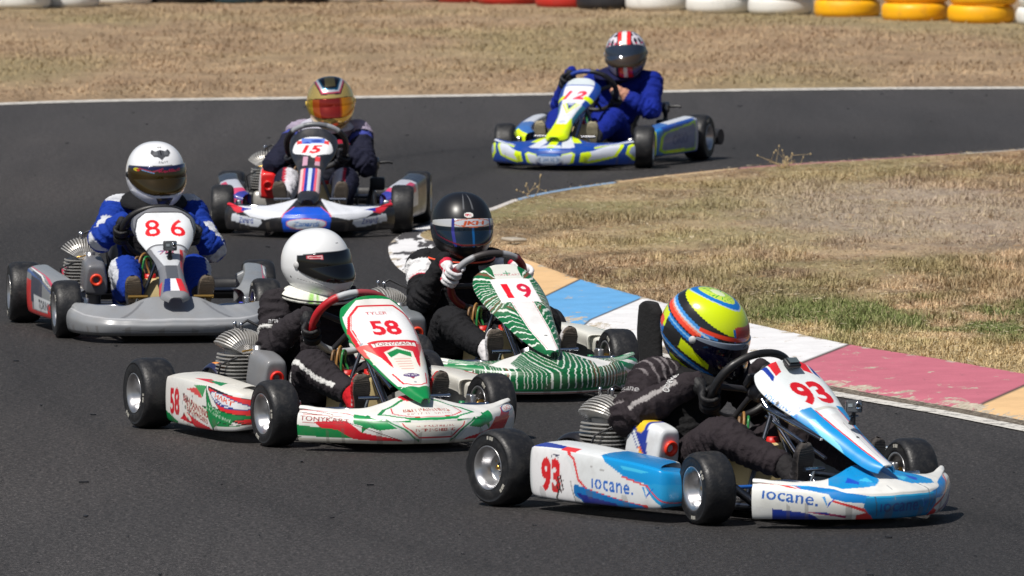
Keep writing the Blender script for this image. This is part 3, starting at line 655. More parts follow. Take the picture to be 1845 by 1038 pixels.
def wheel(parent, x, y, front, steer, dirty):
    Rr, W = (.131, .122) if front else (.141, .146)
    key = (front, x > 0)
    sx = 1 if x > 0 else -1
    if key not in _wh:
        h = MB()
        h.lathe([(.0, W * .15), (.012, W * .15), (.012, W * .02), (.024, W * .02), (.024, -W * .3), (.0, -W * .3)], (0, 0, 0), (sx, 0, 0), n=20, m='alu')
        h.lathe([(0, W * .2), (.009, W * .2), (.011, W * .12), (.011, 0)], (0, 0, 0), (sx, 0, 0), n=6, m='brass')
        h.lathe([(.018, -W * .62), (.026, -W * .6), (.026, -W * .3), (.02, -W * .3)], (0, 0, 0), (sx, 0, 0), n=16, m='brass')
        for i in range(3):
            a = i * 2.094 + .4; h.ball((sx * W * .05, math.cos(a) * .034, math.sin(a) * .034), .006, n=6, m='brass')
        r = MB()
        prof = [(.071, -.46), (.079, -.49), (.079, -.47), (.070, -.42), (.066, -.2), (.064, .0), (.060, .04), (.020, .04), (.020, .02), (.058, -.0), (.0635, -.04)]
        o = .47 if front else .48
        prof = [(.020, .02), (.052, .0), (.060, -.03), (.062, .1), (.066, .36), (.070, .43), (.080, .475), (.082, o + .01), (.079, o + .02), (.075, o), (.069, .44), (.060, .36), (.055, .12), (.050, .07), (.018, .09)]
        r.lathe([(a, q * W) for a, q in prof], (0, 0, 0), (sx, 0, 0), n=48, m='alu')
        r.lathe([(.018, -.02 * W), (.058, -.03 * W), (.066, -.36 * W), (.080, -.475 * W), (.080, -.49 * W), (.070, -.47 * W), (.062, -.30 * W), (.055, -.1 * W), (.018, -.08 * W)], (0, 0, 0), (sx, 0, 0), n=48, m='alu')
        _wh[key] = (h.data('wheel'), r.data('rim'), tyre_mesh(Rr, W, 'tyre'))
    hm, rm, tm = _wh[key]
    o = link(bpy.data.objects.new('wheel', hm), parent); o.location = (x, y, Rr)
    o.rotation_euler = (0, R(2.0) * sx * (1 if front else 0), R(steer) if front else 0)
    a = rng.random() * 6
    for n, me in (('rim', rm), ('tyre', tm)):
        q = link(bpy.data.objects.new(n, me), o); q.rotation_euler = (a, 0, 0)

SWC = np.array([0, -.335, .460]); SWN = np.array([0, -.80, .60]); SWU = np.array([0, .60, .80]); SWR = .162
def ring_pt(al, r=SWR):                                            # angle from top, + towards driver's right
    ca, sa = math.cos(al), math.sin(al)
    rr = r * (1 - .10 * max(0, ca) ** 3)
    return SWC + rr * (ca * SWU + sa * np.array([1., 0, 0]))
def steering_wheel(parent, cfg, turn):
    b = MB(); n = 96; al = np.arange(n) / n * 2 * np.pi
    P = np.array([ring_pt(a) for a in al]); rel = (np.degrees(al) - turn + 180) % 360 - 180
    base, grip, topc, bar = cfg
    c = np.where((np.abs(rel) > 52)[:, None] & (np.abs(rel) < 140)[:, None], grip, base)
    c = np.where((np.abs(rel) < 24)[:, None], bar, np.where((np.abs(rel) < 52)[:, None], topc, c))
    rad = np.where((np.abs(rel) > 52) & (np.abs(rel) < 140), .0165, .0145)
    m = 12; b.tube(P, rad, n=m, closed=True, m='parts', c=np.repeat(c, m, axis=0))
    for a in (90 + turn, -90 + turn, 180 + turn):
        p = ring_pt(R(a)); b.tube([p, p * .35 + (SWC - SWN * .035) * .65, SWC - SWN * .045], [(.007, .012)] * 3, n=8, m='parts', c=S(40, 40, 44))
    b.lathe([(0, .0), (.035, .0), (.037, -.01), (.022, -.05), (0, -.05)], SWC - SWN * .03, SWN, n=18, m='parts', c=S(60, 60, 64))
    o = b.build('steering_wheel', parent)
    d = MB(); rot = np.stack([np.array([1., 0, 0]), SWU, SWN], 1)
    d.box(SWC + SWU * .035 - SWN * .02, (.10, .055, .025), rot=rot, bev=.008, m='parts', c=S(26, 26, 30))
    d.box(SWC + SWU * .037 - SWN * .0065, (.07, .034, .002), rot=rot, m='parts', c=S(110, 120, 112))
    d.build('lap_timer', o)
    return o

def engine(parent, cfg):
    ex, ey = .30, -.78
    b = MB()                                                        # crankcase
    b.box((ex, ey, .125), (.15, .20, .13), bev=.03, m='fin', c=(1, 1, 1))
    b.box((ex + .08, ey + .02, .13), (.05, .13, .11), bev=.02, m='plastic')
    b.lathe([(0, .03), (.05, .03), (.055, .02), (.055, 0)], (ex + .10, ey - .02, .13), (1, 0, 0), n=24, m='alu')
    b.box((ex - .02, ey, .05), (.2, .26, .02), m='plastic')
    for dy in (-.07, .07): b.tube([(ex + .11, ey + dy, .1), (ex + .13, ey + dy, .1)], .008, n=6, m='steel')
    e = b.build('engine', parent)
    f = MB()                                                        # finned cylinder, radial finned head
    for i in range(8):
        z = .205 + i * .0145; q = .086 + .006 * math.sin(i / 7 * math.pi)
        pts = []
        for j in range(40):
            a = j / 40 * 2 * math.pi; s = (abs(math.cos(a)) ** 3.2 + abs(math.sin(a)) ** 3.2) ** (-1 / 3.2)
            pts.append((math.cos(a) * q * s, math.sin(a) * q * 1.08 * s))
        f.prism(pts, (ex, ey, z), (1, 0, 0), (0, 1, 0), .0045, m='fin')
    f.lathe([(0, .13), (.062, .13), (.062, 0)], (ex, ey, .195), (0, 0, 1), n=24, m='fin')
    for i in range(17):                                             # fan of head fins spreading to both sides
        a = R(-60 + i * 7.5); d = np.array([math.sin(a), 0, math.cos(a)])
        pts = []
        for j in range(15):
            t = j / 14 * math.pi; pts.append((math.cos(t) * .094, .004 + .094 * math.sin(t) ** .6))
        f.prism(pts + [(-.05, -.01), (.05, -.01)], (ex + math.sin(a) * .02, ey, .312), (0, 1, 0), d, .0052, m='fin')
    for dy in (-.035, .035): f.lathe([(0, .03), (.007, .03), (.008, .02), (.006, 0)], (ex + .01, ey + dy, .405), (0, 0, 1), n=8, m='chrome')
    f.tube([(ex, ey, .40), (ex, ey, .425), (ex - .03, ey, .44), (ex - .10, ey + .05, .40), (ex - .12, ey + .03, .22)], .006, n=8, m='plastic')
    f.build('cylinder_fins', e)
    c = MB()                                                        # carburettor and brass linkage
    c.box((ex - .02, ey + .13, .275), (.06, .07, .07), bev=.012, m='alu'); c.lathe([(.0, .05), (.022, .05), (.022, 0)], (ex - .02, ey + .14, .30), (0, 0, 1), n=14, m='alu')
    c.tube([(ex - .05, ey + .10, .32), (ex - .01, ey + .135, .335), (ex + .04, ey + .12, .325)], .004, n=6, m='brass')
    c.tube([(ex + .05, ey + .09, .30), (ex + .11, ey + .06, .27), (ex + .10, ey - .02, .17)], .004, n=6, m='plastic')
    c.build('carburettor', e)
    # air box with trumpet
    a = MB(); ac = np.array([.272, -.555, .245]); body, trump, paint = cfg
    rt = Matrix.Rotation(R(-10), 3, 'X')
    u = np.linspace(0, 1, 60); rings = []
    K = [(-.095, .62), (-.092, .86), (-.08, 1.), (-.03, 1.03), (.03, 1.02), (.075, .95), (.090, .84), (.094, .6), (.0945, .02)]
    K = [(-.0955, .02)] + K
    for yy, s in K:
        r_ = []
        for j in range(64):
            t = j / 64 * 2 * math.pi; q = (abs(math.cos(t)) ** 5 + abs(math.sin(t)) ** 5) ** (-1 / 5)
            zz = math.sin(t) * q; r_.append((math.cos(t) * q * .054 * s * (1.0 - .12 * zz), yy, zz * .078 * s))
        rings.append(r_)
    G, _ = crom(np.array(rings), 70); Gr = G @ np.array(rt).T + ac
    pt = Paint(Gr[..., 1], Gr[..., 2], body)                      # side view coordinates: u = y (front +), v = z
    pt.x = Gr[..., 0].ravel()
    if paint: paint(pt)
    a.grid(Gr, wrapv=True, m='livery', c=pt.out())
    ab = a.build('air_box', e)
    t = MB(); fd = np.array(rt) @ np.array([0, 1., 0]); p0 = ac + np.array(rt) @ np.array([0, .09, .004])
    t.lathe([(.010, -.03), (.013, .0), (.015, .012), (.022, .020), (.028, .018), (.029, .010), (.022, .002), (.020, -.01)], p0, fd, n=32, m='parts', c=trump)
    t.lathe([(.0, .002), (.015, .002)], p0, fd, n=24, m='pad'); t.build('intake_trumpet', ab)
    x = MB()                                                        # exhaust pipe
    x.tube(crom(np.array([(ex - .07, ey - .03, .26), (ex - .14, ey - .12, .24), (ex - .12, ey - .28, .17), (ex + .02, ey - .38, .15), (ex + .05, ey - .44, .15)]), 30)[0], np.interp(np.linspace(0, 1, 30), [0, .3, .7, 1], [.022, .034, .036, .018]), n=16, m='steel')
    x.build('exhaust_pipe', e)
    return e

def kart(k, label, cfg):
    x, y, h, st, tf, tr, step = KARTS[k]
    root = empty('go_kart', (x, y, 0), R(h) + math.pi, label, 'go kart', 'racing go karts on the track')
    fairing(root, cfg['nose'], step, cfg.get('nosekind', 'soft'))
    number_panel(root, cfg['panel'], step, cfg['hw'], cfg.get('bulge', .045), ridge=cfg.get('ridge', 0), top=cfg.get('ptop', 1.0))
    for s in (1, -1): side_pod(root, cfg['pod'], step, s, cfg.get('podkind', 0), cfg.get('podscale', 1.0))
    for s in (1, -1):
        wheel(root, s * tf / 2, 0, True, st, 0); wheel(root, s * tr / 2, -WB, False, 0, 0)
    b = MB(); fc = cfg.get('frame', S(120, 124, 130))              # chassis tubes
    F = lambda pts, r=.015, n=24, **q: b.tube(crom(np.array(pts), n)[0], r, n=10, m=cfg.get('framemat', 'steel'), **q)
    for s in (1, -1):
        F([(s * .10, .40, .06), (s * .22, .36, .06), (s * .26, .15, .055), (s * .27, -.1, .05), (s * .34, -.4, .05), (s * .34, -.8, .055), (s * .28, -1.2, .06)])
        b.tube([(s * .26, .02, .06), (s * .36, .0, .13), (s * (tf / 2 - .08), 0, .131)], [.018, .016, .013], n=10, m='steel')
        b.box((s * (tf / 2 - .085), 0, .13), (.03, .05, .10), bev=.008, m='alu')
        b.tube([(s * .07, -.02, .12), (s * (tf / 2 - .10), -.06, .12)], .007, n=8, m='parts', c=cfg.get('rod', S(30, 90, 170)))   # tie rod
        b.lathe([(0, .02), (.012, .02), (.012, -.02), (0, -.02)], (s * (tf / 2 - .10), -.06, .13), (0, 0, 1), n=10, m='parts', c=cfg.get('rod', S(30, 90, 170)))
        F([(s * .33, -.22, .06), (s * .44, -.26, .09), (s * .46, -.5, .10), (s * .45, -.75, .09), (s * .33, -.80, .06)], .011)
    F([(-.27, .0, .055), (0, .02, .055), (.27, .0, .055)], .014); F([(-.34, -.75, .055), (0, -.78, .055), (.34, -.75, .055)])
    F([(-.28, -1.18, .07), (0, -1.2, .07), (.28, -1.18, .07)])
    b.build('chassis_frame', root)
    b = MB()                                                        # chrome front bar
    pts = [(-.36, .16, .15), (-.33, .175, .152), (-.24, .20, .152), (-.18, .28, .14), (-.1, .36, .12), (.1, .36, .12), (.18, .28, .14), (.24, .20, .152), (.33, .175, .152), (.36, .16, .15)]
    b.tube(crom(np.array(pts), 60)[0], .0105, n=10, m='chrome')
    for s in (1, -1):
        b.tube([(s * .36, .16, .15), (s * .375, .153, .15)], .0135, n=8, m='chrome'); b.tube([(s * .2, .28, .145), (s * .2, .28, .06)], .009, n=8, m='chrome')
        b.tube([(s * .30, .22, .15), (s * .27, .05, .06)], .009, n=8, m='chrome')
    b.build('front_bar', root)
    b = MB(); b.box((0, -.12, .038), (.46, .86, .006), m='steel'); b.build('floor_tray', root)
    steering_wheel(root, cfg['sw'], cfg.get('turn', 0))
    b = MB(); lo = np.array([0, .06, .10]); b.tube([SWC - SWN * .06, SWC * .45 + lo * .55, lo], .010, n=10, m='chrome')
    for s in (-1, 1): b.tube([SWC - SWN * .16 + np.array([s * .01, 0, -.01]), (s * .13, -.20, .06)], .009, n=8, m='steel')
    for s, zz in ((-1, .0), (1, .02), (.3, -.05)): b.tube([SWC - SWN * .12 + np.array([.02 * s, 0, zz * .5 - .015]), (s * .03, .1, .27 + zz)], .007, n=8, m='chrome')
    b.build('steering_column', root)
    for s in (1, -1):                                               # pedals
        b = MB(); px = s * .15
        b.tube([(px - .045, .205, .195), (px + .045, .205, .195)], .009, n=10, m='brass' if k == '86' else 'chrome')
        b.tube([(px, .205, .195), (px + s * .02, .20, .12), (px + s * .02, .18, .055)], .007, n=8, m='chrome')
        b.tube([(px - .03, .185, .055), (px + .06, .185, .055)], .011, n=8, m='chrome'); b.build('pedal', root)
    b = MB(); b.box((0, -.30, .155), (.20, .20, .19), bev=.03, taper=(.9, .8), m='tank'); tk = b.build('fuel_tank', root)
    b = MB(); b.lathe([(0, .02), (.028, .02), (.03, .0)], (.045, -.27, .25), (0, 0, 1), n=20, m='parts', c=S(190, 24, 20)); b.build('tank_cap', tk)
    b = MB(); b.lathe([(0, .02), (.022, .02), (.024, .0)], (-.05, -.27, .25), (0, 0, 1), n=20, m='parts', c=S(190, 24, 20)); b.build('tank_cap', tk)
    b = MB()                                                        # fuel hoses
    for dx, cc in ((0, S(150, 110, 60)), (.022, S(120, 92, 62)), (-.02, S(36, 120, 60))):
        b.tube(crom(np.array([(.03 + dx, -.31, .24), (.05 + dx, -.33, .30), (.06 + dx, -.30, .36 - abs(dx)), (.09 + dx, -.26, .34), (.10 + dx, -.25, .26), (.07 + dx, -.25, .20)]), 26)[0], .0052, n=8, m='parts', c=cc)
    b.build('fuel_hose', tk)
    # seat: bucket shell
    aa = np.linspace(-1, 1, 25)
    path, _ = crom(np.array([(-.40, .10), (-.46, .075), (-.60, .06), (-.74, .085), (-.84, .17), (-.90, .30), (-.94, .42)]), 30)
    wd, _ = crom(np.array([.15, .17, .19, .195, .19, .18, .13]), 30); hh, _ = crom(np.array([.03, .05, .10, .16, .15, .09, .02]), 30)
    tg = np.gradient(path, axis=0); tg /= np.linalg.norm(tg, axis=1)[:, None]
    P = np.zeros((25, 30, 3))
    for i, a in enumerate(aa):
        q = abs(a) ** 3
        P[i, :, 0] = a * wd; P[i, :, 1] = path[:, 0] - tg[:, 1] * hh * q * -1; P[i, :, 2] = path[:, 1] + np.abs(tg[:, 0]) * hh * q
    b = MB(); b.grid(P, m='seat'); o = b.build('seat', root); md = o.modifiers.new('s', 'SOLIDIFY'); md.thickness = .006
    # axle, sprocket, brake disc
    b = MB(); b.tube([(-tr / 2 + .03, -WB, .141), (tr / 2 - .03, -WB, .141)], .0125, n=12, m='steel')
    b.lathe([(.02, -.003), (.085, -.003), (.085, .003), (.02, .003)], (.22, -WB, .141), (1, 0, 0), n=36, m='steel')
    b.lathe([(.02, -.004), (.075, -.004), (.075, .004), (.02, .004)], (-.18, -WB, .141), (1, 0, 0), n=36, m='steel')
    for s in (-1, 1): b.box((s * .27, -WB, .12), (.03, .07, .12), bev=.01, m='alu')
    b.build('rear_axle', root)
    b = MB(); pts, _ = crom(np.array([(-.57, -1.235, .135), (-.5, -1.27, .135), (-.3, -1.285, .135), (.3, -1.285, .135), (.5, -1.27, .135), (.57, -1.235, .135)]), 40)
    b.tube(pts, [(.028, .05)] * 40, n=14, m='plastic')
    for s in (-1, 1): b.tube([(s * .24, -1.16, .07), (s * .24, -1.27, .11)], .012, n=8, m='steel')
    b.build('rear_bumper', root)
    engine(root, cfg['air'])
    gc, gp = cfg.get('guard', (S(24, 24, 28), None))                # chain guard arched over the sprocket
    uu = np.linspace(0, 1, 60); vv = np.linspace(-1, 1, 26); G = np.zeros((60, 26, 3))
    for i, t in enumerate(uu):
        a = R(200 - 190 * t); yy = -WB + .13 + math.cos(a) * .12 + t * .05; zz = .15 + max(0, math.sin(a)) * .115
        G[i, :, 1] = yy; G[i, :, 2] = zz; G[i, :, 0] = .345 + vv * .045
        G[i, :, 2] -= .02 * np.abs(vv) ** 4
    UU, VV = np.meshgrid(uu, vv, indexing='ij'); pt = Paint(UU, VV, gc)
    if gp: gp(pt)
    b = MB(); b.grid(G, m='livery', c=pt.out()); o = b.build('chain_guard', root); md = o.modifiers.new('s', 'SOLIDIFY'); md.thickness = .004
    if cfg.get('cam'):                                              # action camera clamped to the number panel
        c0, yaw = cfg['cam']; c0 = np.array(c0); b = MB(); rt = Matrix.Rotation(R(yaw), 3, 'Z')
        b.box(c0, (.060, .032, .044), rot=rt, bev=.006, m='parts', c=S(52, 54, 58)); 
        b.box(c0 + np.array(rt) @ np.array([0, .0165, 0]), (.052, .003, .036), rot=rt, m='parts', c=S(90, 94, 98))
        b.lathe([(0, .006), (.011, .006), (.013, .002), (.013, 0)], c0 + np.array(rt) @ np.array([-.014, .018, .004]), np.array(rt) @ np.array([0, 1, 0]), n=20, m='chrome')
        b.lathe([(0, .0075), (.008, .007)], c0 + np.array(rt) @ np.array([-.014, .018, .004]), np.array(rt) @ np.array([0, 1, 0]), n=16, m='pad')
        b.box(c0 + np.array(rt) @ np.array([.014, .0185, .004]), (.016, .002, .012), rot=rt, m='parts', c=S(150, 160, 165))
        b.tube([c0 - [0, 0, .02], c0 - [0, 0.004, .045], c0 - [0, .01, .065]], [.008, .010, .014], n=10, m='plastic')
        b.tube([c0 - [.02, 0, .036], c0 - [-.02, 0, .036]], .004, n=8, m='steel'); b.build('action_camera', root)
    if cfg.get('sensor'):
        b = MB(); c0 = np.array(cfg['sensor']); sl = Matrix.Rotation(R(-38), 3, 'X')
        b.box(c0, (.060, .045, .02), rot=sl, bev=.007, m='parts', c=S(34, 38, 42)); b.box(c0 + [0, .008, .0125], (.044, .026, .002), rot=sl, m='parts', c=S(80, 92, 98))
        b.tube([c0 + [.01, -.02, .01], c0 + [.01, -.045, .0], c0 + [.01, -.06, -.04]], .003, n=6, m='plastic'); b.build('lap_transponder', root)
    if cfg.get('canister'):
        b = MB(); b.lathe([(0, .07), (.022, .07), (.026, .06), (.026, .01), (.016, .0), (.012, -.04)], (-.28, -1.0, .29), (0, 0, 1), n=20, m='steel')
        b.tube([(-.28, -1.0, .27), (-.26, -.97, .18), (-.24, -.95, .08)], .012, n=10, m='plastic'); b.tube([(-.29, -1.0, .33), (-.36, -1.0, .335), (-.38, -1.0, .33)], .009, n=8, m='plastic')
        b.box((-.3, -.9, .22), (.08, .09, .07), bev=.01, m='plastic'); b.build('radiator_bottle', root)
    if cfg.get('headrest'):
        b = MB(); P, _ = crom(np.array([(0, -.88, .42), (0, -.905, .52), (0, -.915, .60), (0, -.912, .68), (0, -.905, .725)]), 20)
        b.tube(P, np.stack([np.interp(np.linspace(0, 1, 20), [0, .2, .5, .85, 1], [.05, .06, .068, .062, .028]), np.full(20, .026)], 1), n=20, m='pad')
        b.build('headrest', root)
    return root

# ------------------------------------------------------------------ drivers
def helm_points(AZ, EL, off=0.0, s=1.0):
    az = np.radians(AZ); el = np.radians(EL)
    dx = -np.sin(az) * np.cos(el); dy = np.cos(az) * np.cos(el); dz = np.sin(el)
    p = 2.25; q = (np.abs(dx) ** p + np.abs(dy) ** p + np.abs(dz) ** p) ** (-1 / p)
    x = dx * q * .131; y = dy * q * np.where(dy > 0, .150, .158); z = dz * q * np.where(dz > 0, .154, .158)
    low = np.clip(-z / .14, 0, 1); up = np.clip(z / .146, 0, 1)
    fr = np.clip(y / .15, 0, 1)
    y = y + .040 * fr ** .7 * np.sin(np.clip(low * 1.1, 0, 1) * np.pi * .62)      # chin bar
    y = y - .012 * fr * up ** 1.5                                                # sloped brow
    rear = np.clip(-y / .15, 0, 1)
    z = z + .030 * rear * low                                                    # rear bottom edge higher
    x = x * (1 - .17 * low ** 1.5 - .06 * fr * low); y = np.where(y < 0, y * (1 - .22 * low ** 1.4), y)
    x = x * (1 - .05 * fr * (1 - low))
    z = np.maximum(z, -.137 + .0 * z)
    P = np.stack([x, y, z], -1)
    if off:
        n = P / np.array([.131 ** 2, .155 ** 2, .15 ** 2]); n /= np.linalg.norm(n, axis=-1, keepdims=True) + 1e-9
        P = P + n * off
    return P * s
def vis_el(a, lo, hi):                                              # visor edges as elevation over azimuth (deg)
    f = np.clip(np.abs(a) / 84.0, 0, 1)
    top = hi[0] + (hi[1] - hi[0]) * f ** 2; bot = lo[0] + (lo[1] - lo[0]) * f ** 2.6
    return top, bot
def helmet(parent, cfg, pos, yaw, pitch, roll, s=1.0, step=.003):
    """yaw: + turns the face to the driver's left... angles in kart space, degrees"""
    na = int(.95 / step); ne = int(.42 / step)
    az = np.linspace(-180, 180, na, endpoint=False); el = np.linspace(90, -76, ne)
    A, E = np.meshgrid(az, el, indexing='ij'); P = helm_points(A, E, 0, s)
    lo, hi = cfg.get('lo', (-21, -5)), cfg.get('hi', (19, 13))
    t, b = vis_el(A, lo, hi); inside = (np.abs(A) < 84) & (E < t - 1.5) & (E > b + 1.5)
    pt = Paint(A, E, cfg['base']); pt.P = P.reshape(-1, 3) / s * 100
    cfg['paint'](pt); c = pt.out(); c[inside] = S(8, 8, 10)
    Pc = P.copy(); Pc[inside] *= .975
    rim = (np.abs(A) < 86) & (E < t + 1.0) & (E > b - 1.0) & ~inside
    c[rim] = c[rim] * .12
    mb = MB(); mb.grid(Pc, wrapu=True, m=cfg.get('mat', 'shell'), c=c)
    ring = P[:, -1]; inner = ring * np.array([.82, .82, 1]) + [0, 0, .012]; up = inner * np.array([.95, .95, 1]) + [0, 0, .07]
    mb.grid(np.stack([ring, inner, up], 1), wrapu=True, m='pad', c=(.01, .01, .01))
    mb.ball((0, 0, -.02), np.array([.098, .115, .105]) * s, n=12, m='pad', c=(.01, .01, .01))
    for sx in (-1, 1):                                              # pivot screws
        p = helm_points(np.array(-sx * 86.), np.array(5.), .001, s); mb.lathe([(0, .007), (.012, .006), (.0145, .002), (.0145, -.004)], p, (sx, .1, 0), n=18, m='parts', c=cfg.get('pivot', S(190, 190, 190)))
    o = mb.build('helmet', parent)
    for cc in cfg.get('extra', ()): cc(o, s)
    aa = np.linspace(-84, 84, 150); tt = np.linspace(0, 1, 50); G = np.zeros((150, 50, 3)); top, bot = vis_el(aa, lo, hi)
    for j, v in enumerate(tt):
        d = -.003 if j in (0, 49) else .0045
        G[:, j] = helm_points(aa, bot + (top - bot) * v, d, s)
    G[0] = G[1] * .985; G[-1] = G[-2] * .985
    vp = Paint(np.broadcast_to(aa[:, None], (150, 50)), np.broadcast_to(tt[None], (150, 50)), cfg['vcol'])
    if cfg.get('vpaint'): cfg['vpaint'](vp)
    mv = MB(); mv.grid(G[::-1], m=cfg['vmat'], c=vp.out()[::-1]); mv.build('visor', o)
    o.location = pos; o.rotation_euler = (R(-pitch), R(roll), R(yaw))
    o.rotation_mode = 'XYZ'
    return o

def remeshed(mb, name, vox, smooth=4, parent=None):
    """fuse overlapping closed shapes into one continuous skin"""
    tmp = bpy.data.objects.new('tmp', mb.data('tmp')); COL.objects.link(tmp)
    a = tmp.modifiers.new('r', 'REMESH'); a.mode = 'VOXEL'; a.voxel_size = vox
    b = tmp.modifiers.new('s', 'SMOOTH'); b.factor = .5; b.iterations = smooth
    bpy.context.view_layer.update()
    me = bpy.data.meshes.new_from_object(tmp.evaluated_get(bpy.context.evaluated_depsgraph_get()))
    bpy.data.objects.remove(tmp); me.name = name; me.materials.clear()
    for p in me.polygons: p.use_smooth = True
    return me
def verts(me):
    a = np.empty(len(me.vertices) * 3); me.vertices.foreach_get('co', a); return a.reshape(-1, 3)
def normals(me):
    a = np.empty(len(me.vertices) * 3); me.vertices.foreach_get('normal', a); return a.reshape(-1, 3)
def set_verts(me, V): me.vertices.foreach_set('co', V.ravel()); me.update()
def set_col(me, C, m):
    a = me.color_attributes.new('Col', 'FLOAT_COLOR', 'POINT')
    a.data.foreach_set('color', np.concatenate([C, np.ones((len(C), 1))], 1).astype(np.float32).ravel()); me.materials.append(M[m])
def seg_info(V, segs):
    best = np.full(len(V), 1e9); bi = np.zeros(len(V), int); bt = np.zeros(len(V))
    for i, (p, q) in enumerate(segs):
        p = np.array(p, float); q = np.array(q, float); d = q - p; t = ((V - p) @ d) / (d @ d); tc = np.clip(t, 0, 1)
        D = np.linalg.norm(V - p - tc[:, None] * d, axis=1); m = D < best; best[m] = D[m]; bi[m] = i; bt[m] = tc[m]
    return bi, bt
def noise3(V, f, seed=0.0):
    return np.array([mnoise.noise(Vector((v[0] * f[0] + seed, v[1] * f[1] - seed, v[2] * f[2] + 2 * seed))) for v in V])

def glove(parent, al, side, colfn, curl=1.0):
    """gloved hand closed round the steering wheel rim at ring angle al"""
    G = ring_pt(al); e = 1e-3; T = ring_pt(al + e) - ring_pt(al - e); T /= np.linalg.norm(T)
    Rd = (G - SWC); Rd -= T * (Rd @ T); Rd /= np.linalg.norm(Rd); N = SWN / np.linalg.norm(SWN); N = N - Rd * (N @ Rd); N /= np.linalg.norm(N)
    if T[2] < 0: T = -T                                             # T points to the thumb side (up)
    L = lambda r, a, t: G + (Rd * math.cos(R(a)) + N * math.sin(R(a))) * r + T * t
    b = MB()
    lens = [.92, 1.0, .96, .80]
    for i in range(4):                                              # index .. little finger, wrapping over the far side
        t0 = .030 - i * .0205; q = lens[i]; r0 = .0098 - .0006 * abs(i - 1.2)
        ang = [62, 30, -5, -45, -88, -128 * q - 4, -160 * q]
        rad = [.036, .037, .034, .029, .0275, .0265, .0255]
        P = crom(np.array([L(r, a, t0 + .004 * math.sin(i * 2.1)) for a, r in zip(ang, rad)]), 22)[0]
        k = np.interp(np.linspace(0, 1, 22), [0, .25, .33, .55, .62, .85, 1], [1.12, 1.05, 1.14, .98, 1.06, .92, .72]) * r0
        b.tube(P, k, n=12, m='leather'); b.ball(P[-1], k[-1], n=8, m='leather')
    P = crom(np.array([L(.040, 88, .006), L(.033, 118, .030), L(.028, 150, .046), L(.027, 190, .054), L(.026, 215, .050)]), 18)[0]     # thumb leaves the side of the palm
    k = np.interp(np.linspace(0, 1, 18), [0, .5, .6, 1], [.0145, .0115, .012, .0085]); b.tube(P, k, n=12, m='leather'); b.ball(P[-1], k[-1], n=8, m='leather')
    back = [L(.030, 35, 0), L(.036, 62, -.002), L(.052, 82, -.006), L(.072, 90, -.010), L(.092, 92, -.014)]
    # palm: wide across T, thin the other way
    prof = [(.040, .014), (.043, .017), (.038, .018), (.029, .020), (.027, .023)]
    for (c, (a, t)) in zip(back, prof): b.ball(c, (a, t, .016), rot=np.stack([T, np.cross(N, T), N], 1), n=12, m='leather')
    mid = [(x + y) / 2 for x, y in zip(back[:-1], back[1:])]
    for c, (a, t) in zip(mid, prof): b.ball(c, (a * .97, t, .018), rot=np.stack([T, np.cross(N, T), N], 1), n=12, m='leather')
    wrist = L(.125, 93, -.018)
    b.tube([back[-2], back[-1], wrist], [.026, .030, .033], n=16, m='leather')
    me = remeshed(b, 'glove', .0032, 2); V = verts(me)
    loc = V - G; c = colfn(np.stack([loc @ Rd, loc @ N, loc @ T], 1)); set_col(me, c, 'leather')
    o = link(bpy.data.objects.new('glove', me), parent)
    return wrist, o

def boot(parent, side, base, colors, kk=1.0):
    """racing boot standing on its heel against the pedal, sole facing forward"""
    h = np.array(base, float); up = np.array([side * .10, .30, .95]); up /= np.linalg.norm(up); fw = np.array([side * .05, .95, -.30]); fw /= np.linalg.norm(fw); sd = np.cross(fw, up)
    b = MB(); n = 24
    st = [(-.012, .022, .022, .03), (.0, .030, .030, .03), (.04, .030, .036, .03), (.09, .031, .034, .022), (.14, .039, .026, .014), (.175, .037, .021, .012), (.20, .026, .015, .012), (.207, .010, .008, .014)]
    G = []
    for u, wx, th, back in st:
        ring = []
        for j in range(n):
            a = j / n * 2 * math.pi; cx, cy = math.cos(a), math.sin(a)
            yy = cy * th if cy < 0 else min(cy * th * 1.6, th * .9)
            ring.append(h + up * u * kk + sd * cx * wx + fw * (yy + .035 - back))
        G.append(ring)
    up_, sl = colors
    C = np.zeros((len(G), n, 3)) + up_
    G2, _ = crom(np.array(G), 40); C2 = np.zeros((40, n, 3)) + up_
    U2 = ((G2 - h) @ fw); uu = (G2 - h) @ up
    C2[U2 > U2.max(axis=1, keepdims=True) - .010] = sl
    st_ = (np.abs(np.mod(uu * 60, 1) - .5) < .18) & (U2 < .02) & (uu > .06)
    C2[st_] = S(210, 210, 210) if colors[0][0] > .1 else colors[0] * 2 + .02
    b.grid(G2, wrapv=True, m='cloth', c=C2)
    a_ = h + up * .03 + fw * .005
    b.tube([a_, a_ - fw * .05 + up * .035, a_ - fw * .10 + up * .05], [.034, .038, .041], n=18, m='cloth', c=up_)
    P = [h + up * u * kk + fw * (.036 + .030 * (1.0 if u < .16 else .75)) for u in np.linspace(-.005, .19, 30)]
    t = MB()
    for i, u in enumerate(np.linspace(.0, .188, 26)):               # treaded sole
        wx = np.interp(u, [0, .04, .09, .14, .175, .19], [.024, .028, .027, .036, .034, .026]); th = np.interp(u, [0, .04, .09, .14, .175, .19], [.027, .033, .031, .0235, .019, .014]); bk = np.interp(u, [0, .04, .09, .14, .175, .2], [.03, .03, .022, .014, .012, .012])
        c = h + up * u * kk + fw * (th * .9 + .035 - bk + .001)
        t.box(c, (wx * 2, .005, .0052), rot=np.stack([sd, fw, up], 1), m='parts', c=sl)
    o = b.build('boot', parent); t.build('sole', o)
    return a_ - fw * .09 + up * .045

